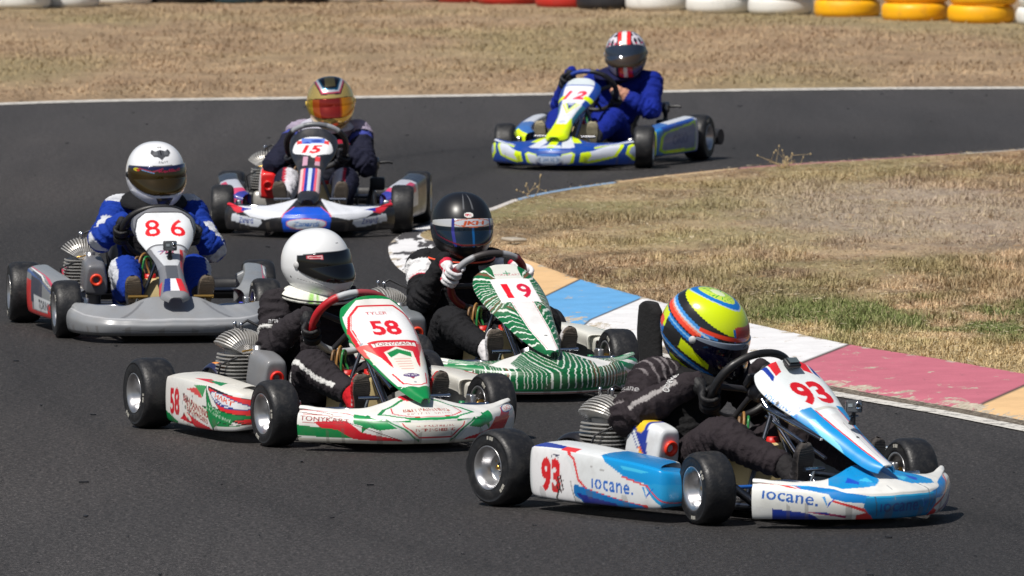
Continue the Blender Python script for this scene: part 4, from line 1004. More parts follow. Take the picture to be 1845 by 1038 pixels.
def driver(k, label, d):
    KM = kmat(k); H = local_at(k, *d['head'], d.get('heady', -.66))
    off = np.array([0, -.62, .08])
    me0 = bpy.data.objects.new('person', bpy.data.meshes.new('person'))
    root = link(me0); tag(root, label, 'person', 'drivers seated in the karts')
    root.matrix_world = KM @ Matrix.Translation(Vector(off))
    holder = root
    parts0 = set(bpy.data.objects)
    hy, hp, hr = d['look']; helmet(root, d['helmet'], H, hy, hp, hr, d.get('hs', 1.0), d.get('hstep', .003))
    rh, lh = d['hands']
    wr, g1 = glove(root, R(rh), 1, d['glove']); wl, g2 = glove(root, R(lh), -1, d['glove'])
    bo = d.get('boots', (S(30, 30, 32), S(92, 86, 78)))
    ar = boot(root, 1, (.150, .095, .10), bo); al_ = boot(root, -1, (-.150, .095, .10), bo)
    neck = H + np.array([0, -.035, -.085]); nb = np.array([H[0] * .55, H[1] * .4 - .72 * .6, H[2] - .140])
    sh = d.get('sw', .150); sz = nb[2] - .022; shy = nb[1] - .02
    lean = H[0] * .8
    SR = np.array([lean + sh, shy, sz]); SL = np.array([lean - sh, shy, sz])
    er, elb = d.get('elb', ((.285, -.60, .335), (-.285, -.60, .335)))
    er = np.array(er); elb = np.array(elb)
    kr, kl = d.get('knee', ((.205, -.235, .285), (-.205, -.235, .285))); kr = np.array(kr); kl = np.array(kl)
    b = MB(); mm = dict(n=24, m='cloth')
    tp = np.array([(0, -.60, .075), (0, -.64, .13), (0, -.70, .22), (lean * .4, -.735, .32), (lean * .8, shy - .02, sz - .09), (lean, shy, sz - .02), (lean, shy + .01, sz + .03)])
    tr = np.array([(.12, .085), (.150, .105), (.142, .100), (.148, .100), (.165, .098), (.155, .080), (.08, .06)])
    P, _ = crom(tp, 40); rr, _ = crom(tr, 40)
    # torso rings: x wide
    a = np.arange(32) / 32 * 2 * np.pi; tg = np.gradient(P, axis=0); tg /= np.linalg.norm(tg, axis=1)[:, None]
    G = np.array([p + np.outer(np.cos(a) * r[0], [1, 0, 0]) + np.outer(np.sin(a) * r[1], np.cross(t, [1, 0, 0])) for p, r, t in zip(P, rr, tg)])
    b.grid(G, wrapv=True, m='cloth', flip=True)
    for e, q in ((0, P[0]), (-1, P[-1])):
        ring = G[e]; b.add(np.vstack([ring, q]), T=[(j, (j + 1) % 32, 32) if e == 0 else ((j + 1) % 32, j, 32) for j in range(32)], m='cloth')
    b.tube([nb - [0, 0, .07], nb, neck], [.075, .064, .060], **mm)
    for Sx, Ex, Wx, si in ((SR, er, wr, 1), (SL, elb, wl, -1)):
        b.tube(crom(np.array([[lean + si * .06, shy, sz - .01], Sx, Sx * .5 + Ex * .5, Ex, Ex * .45 + Wx * .55, Wx]), 40)[0], np.interp(np.linspace(0, 1, 40), [0, .2, .4, .6, .8, 1], np.array([.062, .070, .062, .056, .050, .036]) * d.get('bulk', 1.0)), **mm)
        b.ball(Sx, (.072, .070, .062), n=12, m='cloth'); b.ball(Ex, .053, n=12, m='cloth'); b.ball(Wx, .037, n=10, m='cloth')
    for kx, ax_, si in ((kr, ar, 1), (kl, al_, -1)):
        hip = np.array([si * .085, -.60, .14]); mid1 = hip * .5 + kx * .5 + [0, 0, .012]; mid2 = kx * .5 + ax_ * .5 + [0, 0, -.005]
        b.tube(crom(np.array([hip, mid1, kx, mid2, ax_]), 44)[0], np.interp(np.linspace(0, 1, 44), [0, .25, .5, .75, 1], [.095, .082, .068, .058, .046]), **mm)
        b.ball(hip, (.10, .10, .09), n=12, m='cloth'); b.ball(kx, .067, n=12, m='cloth')
    me = remeshed(b, 'person', d.get('vox', .0085), 5)
    V = verts(me); Nn = normals(me)
    segs = [(SR, er), (er, wr), (SL, elb), (elb, wl), ((.085, -.60, .14), kr), (kr, ar), ((-.085, -.60, .14), kl), (kl, al_), ((0, -.64, .12), (lean, shy, sz)), ((lean, shy, sz), nb)]
    bi, bt = seg_info(V, segs)
    # cloth folds: finer and deeper at the elbows, knees and waist
    sd = d.get('seed', 1.0)
    near = np.minimum.reduce([np.linalg.norm(V - p, axis=1) for p in (er, elb, kr, kl, SR, SL, np.array([0, -.62, .2]))])
    amp = .0055 + .0115 * np.exp(-(near / .10) ** 2)
    dirn = np.array([(np.array(q, float) - np.array(p, float)) / np.linalg.norm(np.array(q, float) - np.array(p, float)) for p, q in segs])[bi]
    along = (V * dirn).sum(1)
    q1 = V - dirn * along[:, None] * .0
    fold = noise3(np.stack([along * 34, V[:, 0] * 9, V[:, 2] * 9], 1), (1, 1, 1), sd)
    fold2 = noise3(V, (22, 22, 26), sd + 5); fold = (1 - np.abs(fold)) ** 2.2 - .45
    V2 = V + Nn * (amp * 1.4 * fold + .0035 * fold2)[:, None]
    C = d['suit'](V, bi, bt, segs); 
    set_verts(me, V2 - off); set_col(me, C, 'cloth'); root.data = me
    bvh = BVHTree.FromPolygons([Vector(v) for v in V2], [tuple(p.vertices) for p in me.polygons])
    for f in d.get('extras', ()): f(root, bvh, dict(nb=nb, SR=SR, SL=SL, er=er, el=elb, wr=wr, wl=wl, H=H, kr=kr, kl=kl, ar=ar, shy=shy, sz=sz, lean=lean))
    for o in root.children: o.location = Vector(o.location) - Vector(off)
    return root

def collar(col, paint=None, trim=None, w=.155, thick=.020, mt='cloth', dz=0.0):
    def f(root, bvh, J):
        c = J['nb'] + np.array([0, .015, .030 + dz]); n = 90; b = MB(); a = np.arange(n) / n * 2 * np.pi; G = []; cols = []
        for j in range(n):
            rx, ry = w, w * .92
            d = np.array([math.sin(a[j]), math.cos(a[j]), 0]); p = c + d * [rx * .70, ry * .72, 0] + [0, 0, -.025 * max(0, math.cos(a[j])) + .008]
            row = []
            for q in range(16):
                t = q / 16 * 2 * math.pi
                row.append(p + d * math.cos(t) * .052 + np.array([0, 0, 1]) * (math.sin(t) * thick - math.cos(t) * .022))
            G.append(row)
        G = np.array(G); UU = np.broadcast_to(((np.degrees(a) + 180) % 360 - 180)[:, None], (n, 16)); VV = np.broadcast_to(np.arange(16)[None] / 16, (n, 16))
        pt = Paint(UU, VV, col)
        if paint: paint(pt)
        b.grid(G, wrapu=True, wrapv=True, m=mt, c=pt.out()); o = b.build('neck_collar', root)
        if trim is not None:
            b = MB(); b.tube(G[:, 1] + [0, 0, -.002], .0042, n=6, closed=True, m='parts', c=trim); b.build('collar_piping', o)
    return f
def decal(txt, at_fn, nrm, up, h, color, sx=1.0, bold=.01, shear=0.0, name='printed_lettering', box=None):
    """thin lettering laid on the suit by projecting it on the cloth"""
    def f(root, bvh, J):
        c = at_fn(J); n = np.array(nrm, float); n /= np.linalg.norm(n); v = np.array(up, float); v -= n * (v @ n); v /= np.linalg.norm(v); u = np.cross(v, n)
        b = MB()
        def lay(tr, col, lift):
            V = []; T = []
            for tri in tr:
                stack = [tri]
                while stack:
                    q = stack.pop(); e = [np.linalg.norm(q[(i + 1) % 3] - q[i]) for i in range(3)]; m = int(np.argmax(e))
                    if e[m] > .012:
                        mid = (q[m] + q[(m + 1) % 3]) / 2; o_ = q[(m + 2) % 3]; stack += [np.array([q[m], mid, o_]), np.array([mid, q[(m + 1) % 3], o_])]
                    else: T.append((len(V), len(V) + 1, len(V) + 2)); V += [q[0], q[1], q[2]]
            out = []
            for p in V:
                o_ = c + u * p[0] + v * p[1] + n * .15; hit = bvh.ray_cast(Vector(o_), Vector(-n), .4)
                out.append(np.array(hit[0]) + n * lift if hit[0] is not None else c + u * p[0] + v * p[1])
            b.add(out, T=T, m='cloth', c=col, smooth=False)
        if box: lay([np.array([[-box[0], -box[1]], [box[0], -box[1]], [box[0], box[1]]]), np.array([[-box[0], -box[1]], [box[0], box[1]], [-box[0], box[1]]])], box[2], .0018)
        if txt:
            tr = text_tris(txt, bold).copy(); tr[..., 0] = (tr[..., 0] + tr[..., 1] * shear) * h * sx; tr[..., 1] *= h; lay(tr, color, .0032)
        o = b.build(name, root); o.location = (0, 0, 0)
    return f

# ------------------------------------------------------------------ paint schemes
GRN = S(0, 128, 66); DGRN = S(0, 84, 52); TRED = S(206, 26, 44); OFFW = S(222, 220, 208)
# --- 58: off-white with green stars and red flashes
def nose58(p):
    g1 = S(10, 140, 74)
    p.rect(-.70, .70, -.12, .004, S(206, 202, 188))
    for s in (1, -1):
        q = lambda pts: [(a * s, b) for a, b in pts]
        p.poly(q([(-.50, .058), (-.36, .072), (-.30, .030), (-.15, .010), (-.13, .0), (-.30, .004), (-.45, .022)]), TRED if s > 0 else TRED)
        p.poly(q([(-.34, .112), (-.20, .088), (-.1, .098), (-.1, .060), (-.22, .040), (-.33, .062)]), g1)
        p.star(-.27 * s, .072, .050, GRN, rot=.2 * s, sx=1.35); 
        p.poly(q([(-.20, .090), (-.125, .090), (-.055, .004), (-.10, .004)]), S(200, 206, 204)); p.line(q([(-.20, .094), (-.13, .05), (-.07, .002)]), .008, GRN)
        p.line(q([(-.235, .04), (-.275, .08), (-.19, .09)]), .003, DGRN)
        # deck frame: green outer, red inner
        p.line(q([(-.235, .14), (-.225, .20), (-.14, .27), (-.05, .30)]), .020, GRN); p.line(q([(-.235, .14), (-.10, .104), (0, .100)]), .012, g1)
        p.line(q([(-.19, .205), (-.175, .150), (-.085, .118), (0, .114)]), .007, TRED)
        p.poly(q([(-.15, .335), (-.10, .27), (-.035, .262), (-.03, .34)]), TRED); p.poly(q([(-.06, .34), (-.05, .29), (0, .28), (0, .34)]), S(230, 228, 220))
    # viewer's left wing: green band and lettering; right tip: oval badge
    p.poly([(-.66, .048), (-.40, .034), (-.34, .010), (-.60, .012), (-.66, .014)], GRN); p.poly([(-.66, .014), (-.60, .012), (-.55, .008), (-.62, .0), (-.66, .0)], DGRN)
    p.line([(-.66, .100), (-.44, .088), (-.14, .006)], .0025, S(90, 20, 26)); p.line([(-.66, .104), (-.50, .105), (-.42, .094), (-.425, .078)], .002, S(120, 30, 34))
    p.text('TONYKART', -.455, .072, .022, S(150, 40, 44), bold=.01, sx=1.25); p.rect(-.55, -.37, .088, .0905, S(170, 60, 60)); p.rect(-.55, -.37, .0535, .056, S(170, 60, 60))
    p.text('racing', -.325, .068, .011, S(90, 96, 100), shear=.2)
    p.poly([(-.60, .112), (-.40, .105), (-.33, .098), (-.42, .118), (-.56, .13)], TRED); p.line([(-.60, .135), (-.45, .122)], .006, S(60, 80, 140))
    p.poly([(.36, .03), (.47, .04), (.53, .10), (.44, .10)], TRED); p.poly([(.50, .02), (.66, .03), (.66, .10), (.57, .06)], S(224, 222, 214))
    p.ell(.50, .092, .062, .017, S(40, 70, 150), .06); p.ell(.50, .092, .055, .013, WHITE, .06); p.text('RACE', .50, .092, .014, S(200, 30, 40), sx=1.5)
    # centre panel
    hexa = [(-.135, .082), (.135, .082), (.125, .060), (.070, .016), (-.070, .016), (-.125, .060)]
    p.poly([(a * 1.12, b * 1.0 + (.006 if b > .05 else -.006)) for a, b in hexa], S(228, 226, 216)); p.line(hexa[1:] + hexa[:1], .0055, TRED); p.line([(-.11, .082), (.11, .082)], .002, TRED)
    p.text('FAITHFULLY FIELDING', 0, .064, .0115, S(170, 50, 50), bold=.005); p.text('IN TIP ENGINEERING', .0, .043, .0125, S(170, 50, 50), bold=.005)
    p.text('B&H PAINTING', 0, .178, .026, S(176, 70, 52), bold=.008, sx=1.0); p.text('JHC EARTHWORKS', 0, .148, .017, S(176, 80, 60), sx=1.05)
def panel58(p):
    a = np.abs(p.a); v = p.v; u = p.u
    p.mask(a > .945, GRN); p.mask((a <= .945) & (a > .90), WHITE)
    p.both([(-.16, .66), (-.04, .72), (-.0, .72), (0, .684), (-.07, .680), (-.13, .62)], GRN)
    out = [(-.128, .43), (-.136, .53), (-.118, .60), (-.075, .645), (.075, .645), (.118, .60), (.136, .53), (.128, .43), (.0, .39)]
    p.line(out, .010, TRED, closed=False); p.line([(x * .93, y) for x, y in out], .0025, TRED)
    p.poly([(-.118, .425), (-.124, .53), (-.107, .595), (-.07, .632), (.07, .632), (.107, .595), (.124, .53), (.118, .425)], S(228, 230, 232))
    p.both([(-.14, .44), (-.12, .36), (-.065, .24), (-.04, .27), (-.09, .40)], S(214, 96, 90)); p.both([(-.118, .40), (-.105, .30), (-.055, .22), (-.075, .30)], S(228, 222, 210))
    p.poly([(-.102, .420), (.102, .420), (.085, .33), (.055, .23), (.048, .30), (.055, .34), (0, .375), (-.055, .34), (-.048, .30), (-.055, .23), (-.085, .33)], TRED)
    p.poly([(-.092, .407), (.092, .407), (.088, .382), (-.088, .382)], WHITE); p.text('TONY', -.045, .395, .019, S(150, 40, 40), sx=1.1, bold=.01); p.text('KART', .046, .395, .019, S(150, 40, 40), sx=1.1, bold=.01); p.line([(-.004, .386), (.006, .404)], .003, TRED)
    p.poly([(-.060, .340), (0, .372), (.060, .340), (.052, .24), (.0, .20), (-.052, .24)], S(226, 224, 214)); p.poly([(-.050, .334), (0, .360), (.050, .334), (.044, .300), (0, .330), (-.044, .300)], GRN)
    for i in range(5): p.line([(-.034 + i * .002, .290 - i * .017), (.034 - i * .002, .290 - i * .017)], .0022, S(214, 130, 120))
    p.ell(0, .175, .034, .013, S(90, 70, 120)); p.text('STAR', 0, .176, .010, S(220, 220, 224), sx=1.6); p.poly([(-.012, .163), (.012, .163), (0, .148)], S(150, 60, 80))
    p.line([(-.066, .20), (-.046, .125), (-.020, .105), (.020, .105), (.046, .125), (.066, .20)], .005, TRED)
    p.both([(-.10, .20), (-.045, .105), (0, .085), (0, .0), (-.10, .0)], GRN); p.line([(-.055, .115), (0, .093), (.055, .115)], .003, WHITE)
    p.text('TYLER', -.01, .600, .020, S(200, 70, 74), sx=1.15)
    p.text('58', 0, .505, .088, S(214, 28, 44), sx=.98, bold=.035)
    for x, y in ((-.118, .43), (.118, .43), (0, .125)): p.ell(x, y, .006, .006, S(160, 164, 170))
def pod58(p):
    p.mask(p.v > .165, S(216, 214, 206))
    s = p.side
    p.poly([(-.10, .30), (.05, .25), (.30, .19), (.30, .30)], S(120, 132, 130)) if False else None
    p.poly([(-.06 * s, .19), (.10 * s, .19), (.20 * s, .20), (.05 * s, .23)], TRED); p.poly([(.05, .21), (.22, .19), (.2, .24)], GRN)
    if s > 0:
        f = lambda pts: [((a + .40) * 1.22 - .335, b) for a, b in pts]; g = lambda a: (a + .40) * 1.22 - .335
        p.poly(f([(-.40, .0), (-.41, .17), (-.27, .150), (-.24, .075), (-.19, .0)]), S(232, 230, 226)); p.poly(f([(-.42, .040), (-.36, .03), (-.28, .0), (-.42, -.04)]), GRN)
        p.text('58', g(-.305), .082, .090, S(206, 26, 46), sx=.98, bold=.04)
        p.poly(f([(-.25, .02), (-.08, -.01), (.04, -.01), (-.19, .055)]), TRED); p.ell(g(-.175), .036, .038, .011, OFFW, -.4)
        p.poly(f([(-.18, .135), (-.08, .155), (-.045, .115)]), S(214, 70, 70)); p.poly(f([(-.12, .16), (-.02, .165), (-.04, .12)]), S(60, 150, 90))
        red = f([(-.005, .165), (.215, .155), (.235, .03), (.20, .008), (.13, .055)])
        p.poly(red, S(220, 40, 48)); p.line(red, .004, S(40, 20, 20), closed=True)
        p.poly(f([(-.02, .165), (.035, .098), (.230, .065), (.155, .046), (.135, .018), (.225, .010), (.06, .012), (.085, .04), (.03, -.008), (.0, .055), (-.11, .082), (-.005, .092)]), GRN)
        p.line(f([(-.02, .165), (.035, .098), (.225, .065), (.15, .045), (.225, .010)]), .0035, S(10, 50, 30)); p.line(f([(.225, .010), (.085, .035), (.03, -.005), (.0, .055), (-.11, .082), (-.005, .092), (-.02, .165)]), .0035, S(10, 50, 30))
        x0 = g(.105); p.ell(x0, .128, .105, .026, S(34, 60, 130), -.18); p.ell(x0, .128, .098, .021, S(226, 228, 232), -.18); p.text('HART', x0, .133, .020, S(216, 80, 40), rot=-.18, sx=1.7, bold=.02); p.line([(x0 - .055, .128), (x0, .110), (x0 + .055, .106)], .005, S(34, 60, 150))
        p.text('FAITHFULLY', g(.05), .088, .013, S(190, 220, 196), rot=-.22, sx=1.1); p.text('IN TIP ENGINEERING', g(.065), .066, .013, S(190, 220, 196), rot=-.22, sx=1.1)
        p.poly(f([(-.205, .112), (-.01, .082), (-.0, .022), (-.19, .060)]), S(226, 222, 210)); p.text('B&H PAINTING', g(-.105), .082, .026, S(150, 32, 40), rot=-.18, bold=.03, sx=1.08); p.text('EARTHWORKS', g(-.09), .050, .021, S(150, 32, 40), rot=-.20, bold=.03, sx=1.1)
        k = (np.sin(p.u * 90 + p.v * 40) * np.sin(p.u * 31 - p.v * 120) > .55) & (p.u > -.12) & (p.u < .0) & (p.v < .12); p.c[k] = p.c[k] * .35
def helm58(p): 
    for x in (-14, 0): p.rect(x * 1.0 - 2, x * 1.0 + 6, 34, 35.6, S(60, 60, 64)) if x == 0 else None
    for i in range(3): p.both([(-16, -40 - i * 5), (-4, -40 - i * 5), (-4, -41.8 - i * 5), (-16, -41.8 - i * 5)], S(40, 40, 44))
    for s in (1, -1): p.line([(-30 * s, -52), (-32 * s, -38), (-60 * s, -24), (-90 * s, -16)], .7, S(150, 150, 152)); p.ell(-104 * s, -14, 1.6, 1.6, S(40, 40, 40))
    p.line([(-180, -72), (180, -72)], 3.0, S(60, 60, 64))
def vis58(p):
    p.poly([(-66, .95), (-38, .92), (-38, .77), (-66, .80)], S(176, 60, 70)); p.poly([(-64.5, .925), (-39.5, .90), (-39.5, .79), (-64.5, .82)], S(214, 170, 172)); p.text('SIMPSON', -52, .86, .075, S(170, 30, 44), sx=44, bold=.01) if False else p.line([(-62, .87), (-42, .845)], .05, S(178, 50, 60))
# --- 19: green with rough white and brown streaks
def streak(p, x, seed, dens, colb=True):
    w_ = x * dens + 0.6 * np.sin(x * dens * .37 + seed)
    ph = np.mod(w_, 1.0); n = np.floor(w_); h = np.mod(np.sin(n * 12.9898 + seed) * 43758.5453, 1.0)
    p.mask(ph < .07 + .24 * h, S(214, 220, 212)); p.mask((h > .72) & (ph > .62) & (ph < .9), S(112, 74, 52)) if colb else None
    p.mask((h < .3) & (ph > .5) & (ph < .56), S(226, 230, 224))
def nose19(p):
    p.mask(p.v > -.2, S(0, 92, 50)); u, v = p.u, p.v
    x = u - np.sign(u) * np.clip(v - .09, 0, 1) * .75 + wobble(v, 2, .0012, 120) + wobble(u, 1, .0012, 40)
    streak(p, x, 4.0, 32)
    s = np.abs(u)
    p.both([(-.20, .112), (-.30, .112), (-.34, .16), (-.30, .33), (-.215, .33), (-.25, .19)], S(222, 222, 220))
    w2 = (s > .37); x2 = v * 9 + s * 3.2 + wobble(u, 3, .02, 40); ph = np.mod(x2 * 2.2, 1)
    m = (s > .40) & (v > .035); p.mask(m, S(0, 124, 70)); p.mask(m & (ph < .35), S(224, 226, 222))
    p.mask(u < -.52, S(222, 222, 216)) ; p.line([(-.66, .085), (-.36, .095)], .016, S(0, 120, 66)); p.line([(-.66, .105), (-.40, .115)], .004, GRN)
    p.mask(v < .012 - .0 * u, S(0, 120, 70)); p.mask(v < .000, WHITE); p.mask((v < -.004) & (v > -.007), S(180, 60, 60)); p.line([(-.66, .050), (-.48, .056)], .009, S(170, 60, 76))
def panel19(p):
    p.mask(p.v > -1, S(0, 98, 54)); u, v = p.u, p.v
    ang = np.where(v > .40, np.arctan2(v - .50, np.abs(u) + 1e-4) * 1.3, (v * 4.4 - np.abs(u) * 6.0)) + wobble(u, 2, .02, 120)
    streak(p, ang, 2.0, 4.0)
    p.poly([(-.052, .44), (.052, .44), (.046, .20), (.024, .03), (0, .0), (-.024, .03), (-.046, .20)], S(230, 230, 230))
    for s in (1, -1): p.line([(-.056 * s, .44), (-.050 * s, .20), (-.027 * s, .03)], .0045, S(0, 110, 60)); p.line([(-.047 * s, .44), (-.041 * s, .20), (-.02 * s, .03)], .0015, S(190, 60, 60))
    p.poly([(-.055, .70), (.055, .70), (.062, .60), (-.062, .60)], S(214, 216, 210)); p.text('TONYKART', 0, .635, .014, S(176, 60, 76), sx=1.1); p.text('+', 0, .645, .05, S(60, 140, 100))
    p.rect(-.088, .088, .425, .605, S(236, 234, 236)); p.text('1', -.038, .515, .100, S(226, 20, 40), bold=.045, sx=1.05); p.text('9', .040, .515, .100, S(206, 20, 60), bold=.03, sx=.85)
    p.ell(0.01, .145, .008, .004, S(20, 20, 20))
    for x, y in ((-.128, .44), (.128, .44)): p.ell(x, y, .006, .006, S(170, 174, 178))
def pod19(p):
    p.mask(p.v > -1, S(222, 222, 214)); p.line([(-.45, .185), (.45, .185)], .05, S(0, 116, 66)); p.line([(-.45, .178), (.45, .178)], .003, WHITE); p.line([(-.45, .12), (.45, .10)], .003, TRED)
def helm19(p):
    p.mask((np.abs(p.u) > 8) & (np.abs(p.u) < 13) & (p.v > 33) & (p.v < 74), S(58, 60, 64)); p.mask((np.abs(p.u) > 9) & (np.abs(p.u) < 12) & (p.v > 36) & (p.v < 66), S(86, 88, 92))
    p.ell(0, 25.5, 10, 4.2, WHITE); p.text('BELL', 0, 25.4, 3.6, S(190, 20, 60), sx=1.5, bold=.03)
    for s in (1, -1): p.line([(-34 * s, -38), (-52 * s, -34)], 1.6, S(120, 122, 126)); p.ell(-92 * s, -46, 8, 5, S(120, 124, 128)); p.ell(-92 * s, -46, 6.5, 3.8, S(30, 30, 33))
    p.line([(-180, -60), (-110, -58), (-60, -70)], 1.5, S(70, 70, 74))
def vis19(p):
    p.mask(p.v > .70, S(206, 206, 208)); p.ell(8, .84, 40, .15, S(224, 110, 60)); p.ell(8, .84, 37, .125, S(222, 224, 228)); p.line([(-32, .9), (-30, .80)], 3, S(50, 50, 140)); p.line([(47, .9), (46, .80)], 3, S(50, 50, 140))
    p.text('JKH', 8, .835, .12, S(226, 96, 40), sx=150, bold=.05, shear=.1)
    p.poly([(4, .68), (9, .68), (9, .03), (4, .03)], S(20, 90, 150)); p.line([(-74, .62), (-66, .28), (-18, .10)], .05, S(120, 20, 50)); p.line([(-18, .10), (60, .12)], .05, S(110, 40, 40))
# --- 93: white, cyan, blue and red
CY = S(0, 140, 206); NB = S(22, 54, 150); ORD = S(214, 52, 54)
def tick(p, cu, cv, h, s=1.0):
    p.poly([(cu - .5 * h, cv + .45 * h), (cu - .28 * h, cv + .5 * h), (cu - .12 * h, cv - .1 * h), (cu - .05 * h, cv - .5 * h)], S(70, 150, 214))
    p.poly([(cu - .12 * h, cv - .5 * h), (cu + .75 * h, cv + .62 * h), (cu + .02 * h, cv - .10 * h)], S(28, 84, 190))
def nose93(p):
    for s in (1, -1):
        q = lambda pts: [(a * s, b) for a, b in pts]
        p.poly(q([(-.66, .055), (-.60, .04), (-.34, .004), (-.30, -.02), (-.66, -.02)]), S(214, 216, 214)); p.poly(q([(-.50, .03), (-.36, .008), (-.32, -.015), (-.50, -.015)]), NB)
        p.line(q([(-.66, .060), (-.42, .024), (-.24, .0)]), .008, S(170, 50, 100)); p.line(q([(-.66, .070), (-.55, .046), (-.30, .01)]), .006, NB)
        p.poly(q([(-.46, .124), (-.38, .130), (-.24, .095), (-.10, .080), (-.10, .040), (-.24, .050), (-.40, .092)]), S(0, 122, 196)); p.poly(q([(-.45, .114), (-.39, .119), (-.36, .107), (-.44, .106)]), S(60, 190, 226))
        p.line(q([(-.56, .135), (-.46, .105), (-.26, .045), (-.12, .008)]), .009, ORD); p.line(q([(-.54, .140), (-.45, .122), (-.40, .095)]), .003, ORD)
        p.poly(q([(-.20, .005), (-.10, .03), (-.11, -.02), (-.2, -.02)]), ORD)
    p.poly([(-.16, .084), (.16, .084), (.175, .03), (.13, -.012), (-.13, -.012), (-.175, .03)], S(0, 116, 170)); p.poly([(-.16, .084), (.16, .084), (.163, .074), (-.163, .074)], S(40, 160, 206))
    p.text('ıocane.', -.02, .036, .042, S(24, 74, 140), sx=1.05, bold=.012, spacing=1.05); tick(p, .095, .038, .036)
    p.both([(-.30, .17), (-.25, .118), (-.10, .150), (-.045, .19), (-.04, .34), (-.30, .34)], CY); p.both([(-.16, .20), (-.09, .175), (-.10, .22)], S(60, 186, 226)); p.both([(-.23, .19), (-.17, .165), (-.16, .185), (-.21, .24)], S(20, 70, 190))
    p.line([(-.05, .06), (-.045, .165)], .002, S(120, 124, 126)); p.line([(.12, .0), (.135, .1), (.13, .165)], .004, S(90, 96, 100)); p.line([(-.122, .0), (-.13, .08)], .003, S(60, 70, 80))
    p.poly([(-.60, .108), (-.30, .085), (-.27, .015), (-.40, .014), (-.60, .030)], S(222, 224, 220)); p.text('ıocane.', -.435, .064, .046, S(24, 92, 176), sx=1.05, bold=.014, spacing=1.05, rot=-.10); tick(p, -.300, .048, .046)
    p.line([(.14, .02), (.2, .09)], .004, S(80, 80, 80))
def panel93(p):
    p.mask(p.v > -1, S(222, 228, 230)); a = np.abs(p.u)
    for s in (1, -1):
        q = lambda pts: [(x * s, y) for x, y in pts]
        p.poly(q([(-.145, .43), (-.058, .425), (-.030, .22), (-.014, .0), (-.12, .0), (-.14, .22)]), CY)
        p.poly(q([(-.094, .38), (-.076, .36), (-.066, .20), (-.072, .10), (-.082, .22)]), S(120, 206, 232)); p.poly(q([(-.104, .30), (-.09, .22), (-.085, .05), (-.10, .05)]), S(24, 80, 190))
        p.line(q([(-.16, .52), (-.12, .40), (-.098, .28)]), .010, ORD); p.poly(q([(-.16, .44), (-.125, .40), (-.10, .25), (-.12, .28)]), S(222, 70, 70))
        p.line(q([(-.052, .40), (-.033, .22), (-.016, .02)]), .005, ORD)
        p.poly(q([(-.085, .72), (-.045, .72), (-.050, .645), (-.085, .625)]), S(214, 40, 50)); p.poly(q([(-.108, .70), (-.092, .70), (-.092, .625), (-.11, .60)]), NB)
    p.rect(-.018, .018, .0, .36, S(214, 216, 218)); p.line([(0, .05), (0, .30)], .002, S(150, 150, 156))
    p.poly([(-.052, .415), (.052, .415), (.045, .395), (-.045, .395)], S(196, 196, 190))
    p.text('93', .004, .512, .128, S(204, 22, 34), sx=.84, bold=.04)
    p.text('ıocane.', -.128, .510, .026, S(60, 130, 200), rot=-1.25, sx=1.1, spacing=1.1, bold=.01); tick(p, -.112, .425, .030)
    for x, y in ((-.135, .51), (.135, .51), (0, .20)): p.ell(x, y, .006, .006, S(20, 20, 24))
def pod93(p):
    s = p.side; p.mask(p.v > -1, S(216, 220, 222))
    if s < 0: p.poly([(-.3, .17), (.1, .16), (.1, .3), (-.3, .3)], CY); return
    p.poly([(-.36, .20), (-.34, .165), (-.15, .172), (-.14, .20), (-.34, .23)], NB); p.poly([(-.155, .165), (-.07, .165), (-.07, .20), (-.155, .20)], ORD)
    p.line([(-.115, .168), (-.075, .145), (-.045, .08), (.0, .050), (.33, .000)], .010, ORD)
    p.poly([(.06, .178), (.46, .176), (.46, .06), (.40, .10), (.22, .112), (.12, .15)], CY); p.poly([(.18, .16), (.34, .155), (.30, .142), (.20, .145)], S(60, 180, 222)); p.poly([(.08, .30), (.46, .30), (.46, .175), (.06, .175)], S(10, 118, 180))
    p.poly([(.32, .105), (.45, .12), (.45, .05), (.42, -.01), (.40, -.01)], S(30, 150, 208)); p.line([(.20, .116), (.34, .097), (.43, -.01)], .006, ORD)
    p.poly([(-.08, .066), (.26, .012), (.38, -.02), (.0, -.02), (-.07, .02)], S(0, 108, 178)); p.poly([(-.06, .035), (.16, .0), (.24, -.03), (.0, -.03)], S(24, 40, 130))
    pl = [(-.325, -.02), (-.315, .06), (-.325, .10), (-.32, .168), (-.13, .158), (-.10, .13), (-.06, .085), (-.075, .05), (-.08, -.02)]
    p.poly(pl, S(226, 226, 228)); p.text('93', -.205, .080, .100, S(206, 26, 36), sx=.78, bold=.05); p.text('Jonny', -.18, .150, .014, S(60, 60, 90), shear=.2, bold=.02)
    p.text('ıocane.', .145, .083, .056, S(26, 100, 190), sx=.95, bold=.012, spacing=1.1, rot=-.02); tick(p, .335, .068, .052)
    k = (((p.u + .15) / .022) ** 2 + ((p.v - .055) / .035) ** 2 < 1) & (np.sin(p.u * 400 + p.v * 130) > -.2); p.c[k] = S(60, 30, 32)
    p.line([(-.175, .0), (-.152, .045)], .008, S(50, 44, 44)); p.line([(-.09, .07), (-.07, .0)], .006, S(150, 150, 150)); p.line([(.02, .130), (.10, .124)], .002, S(160, 160, 160))
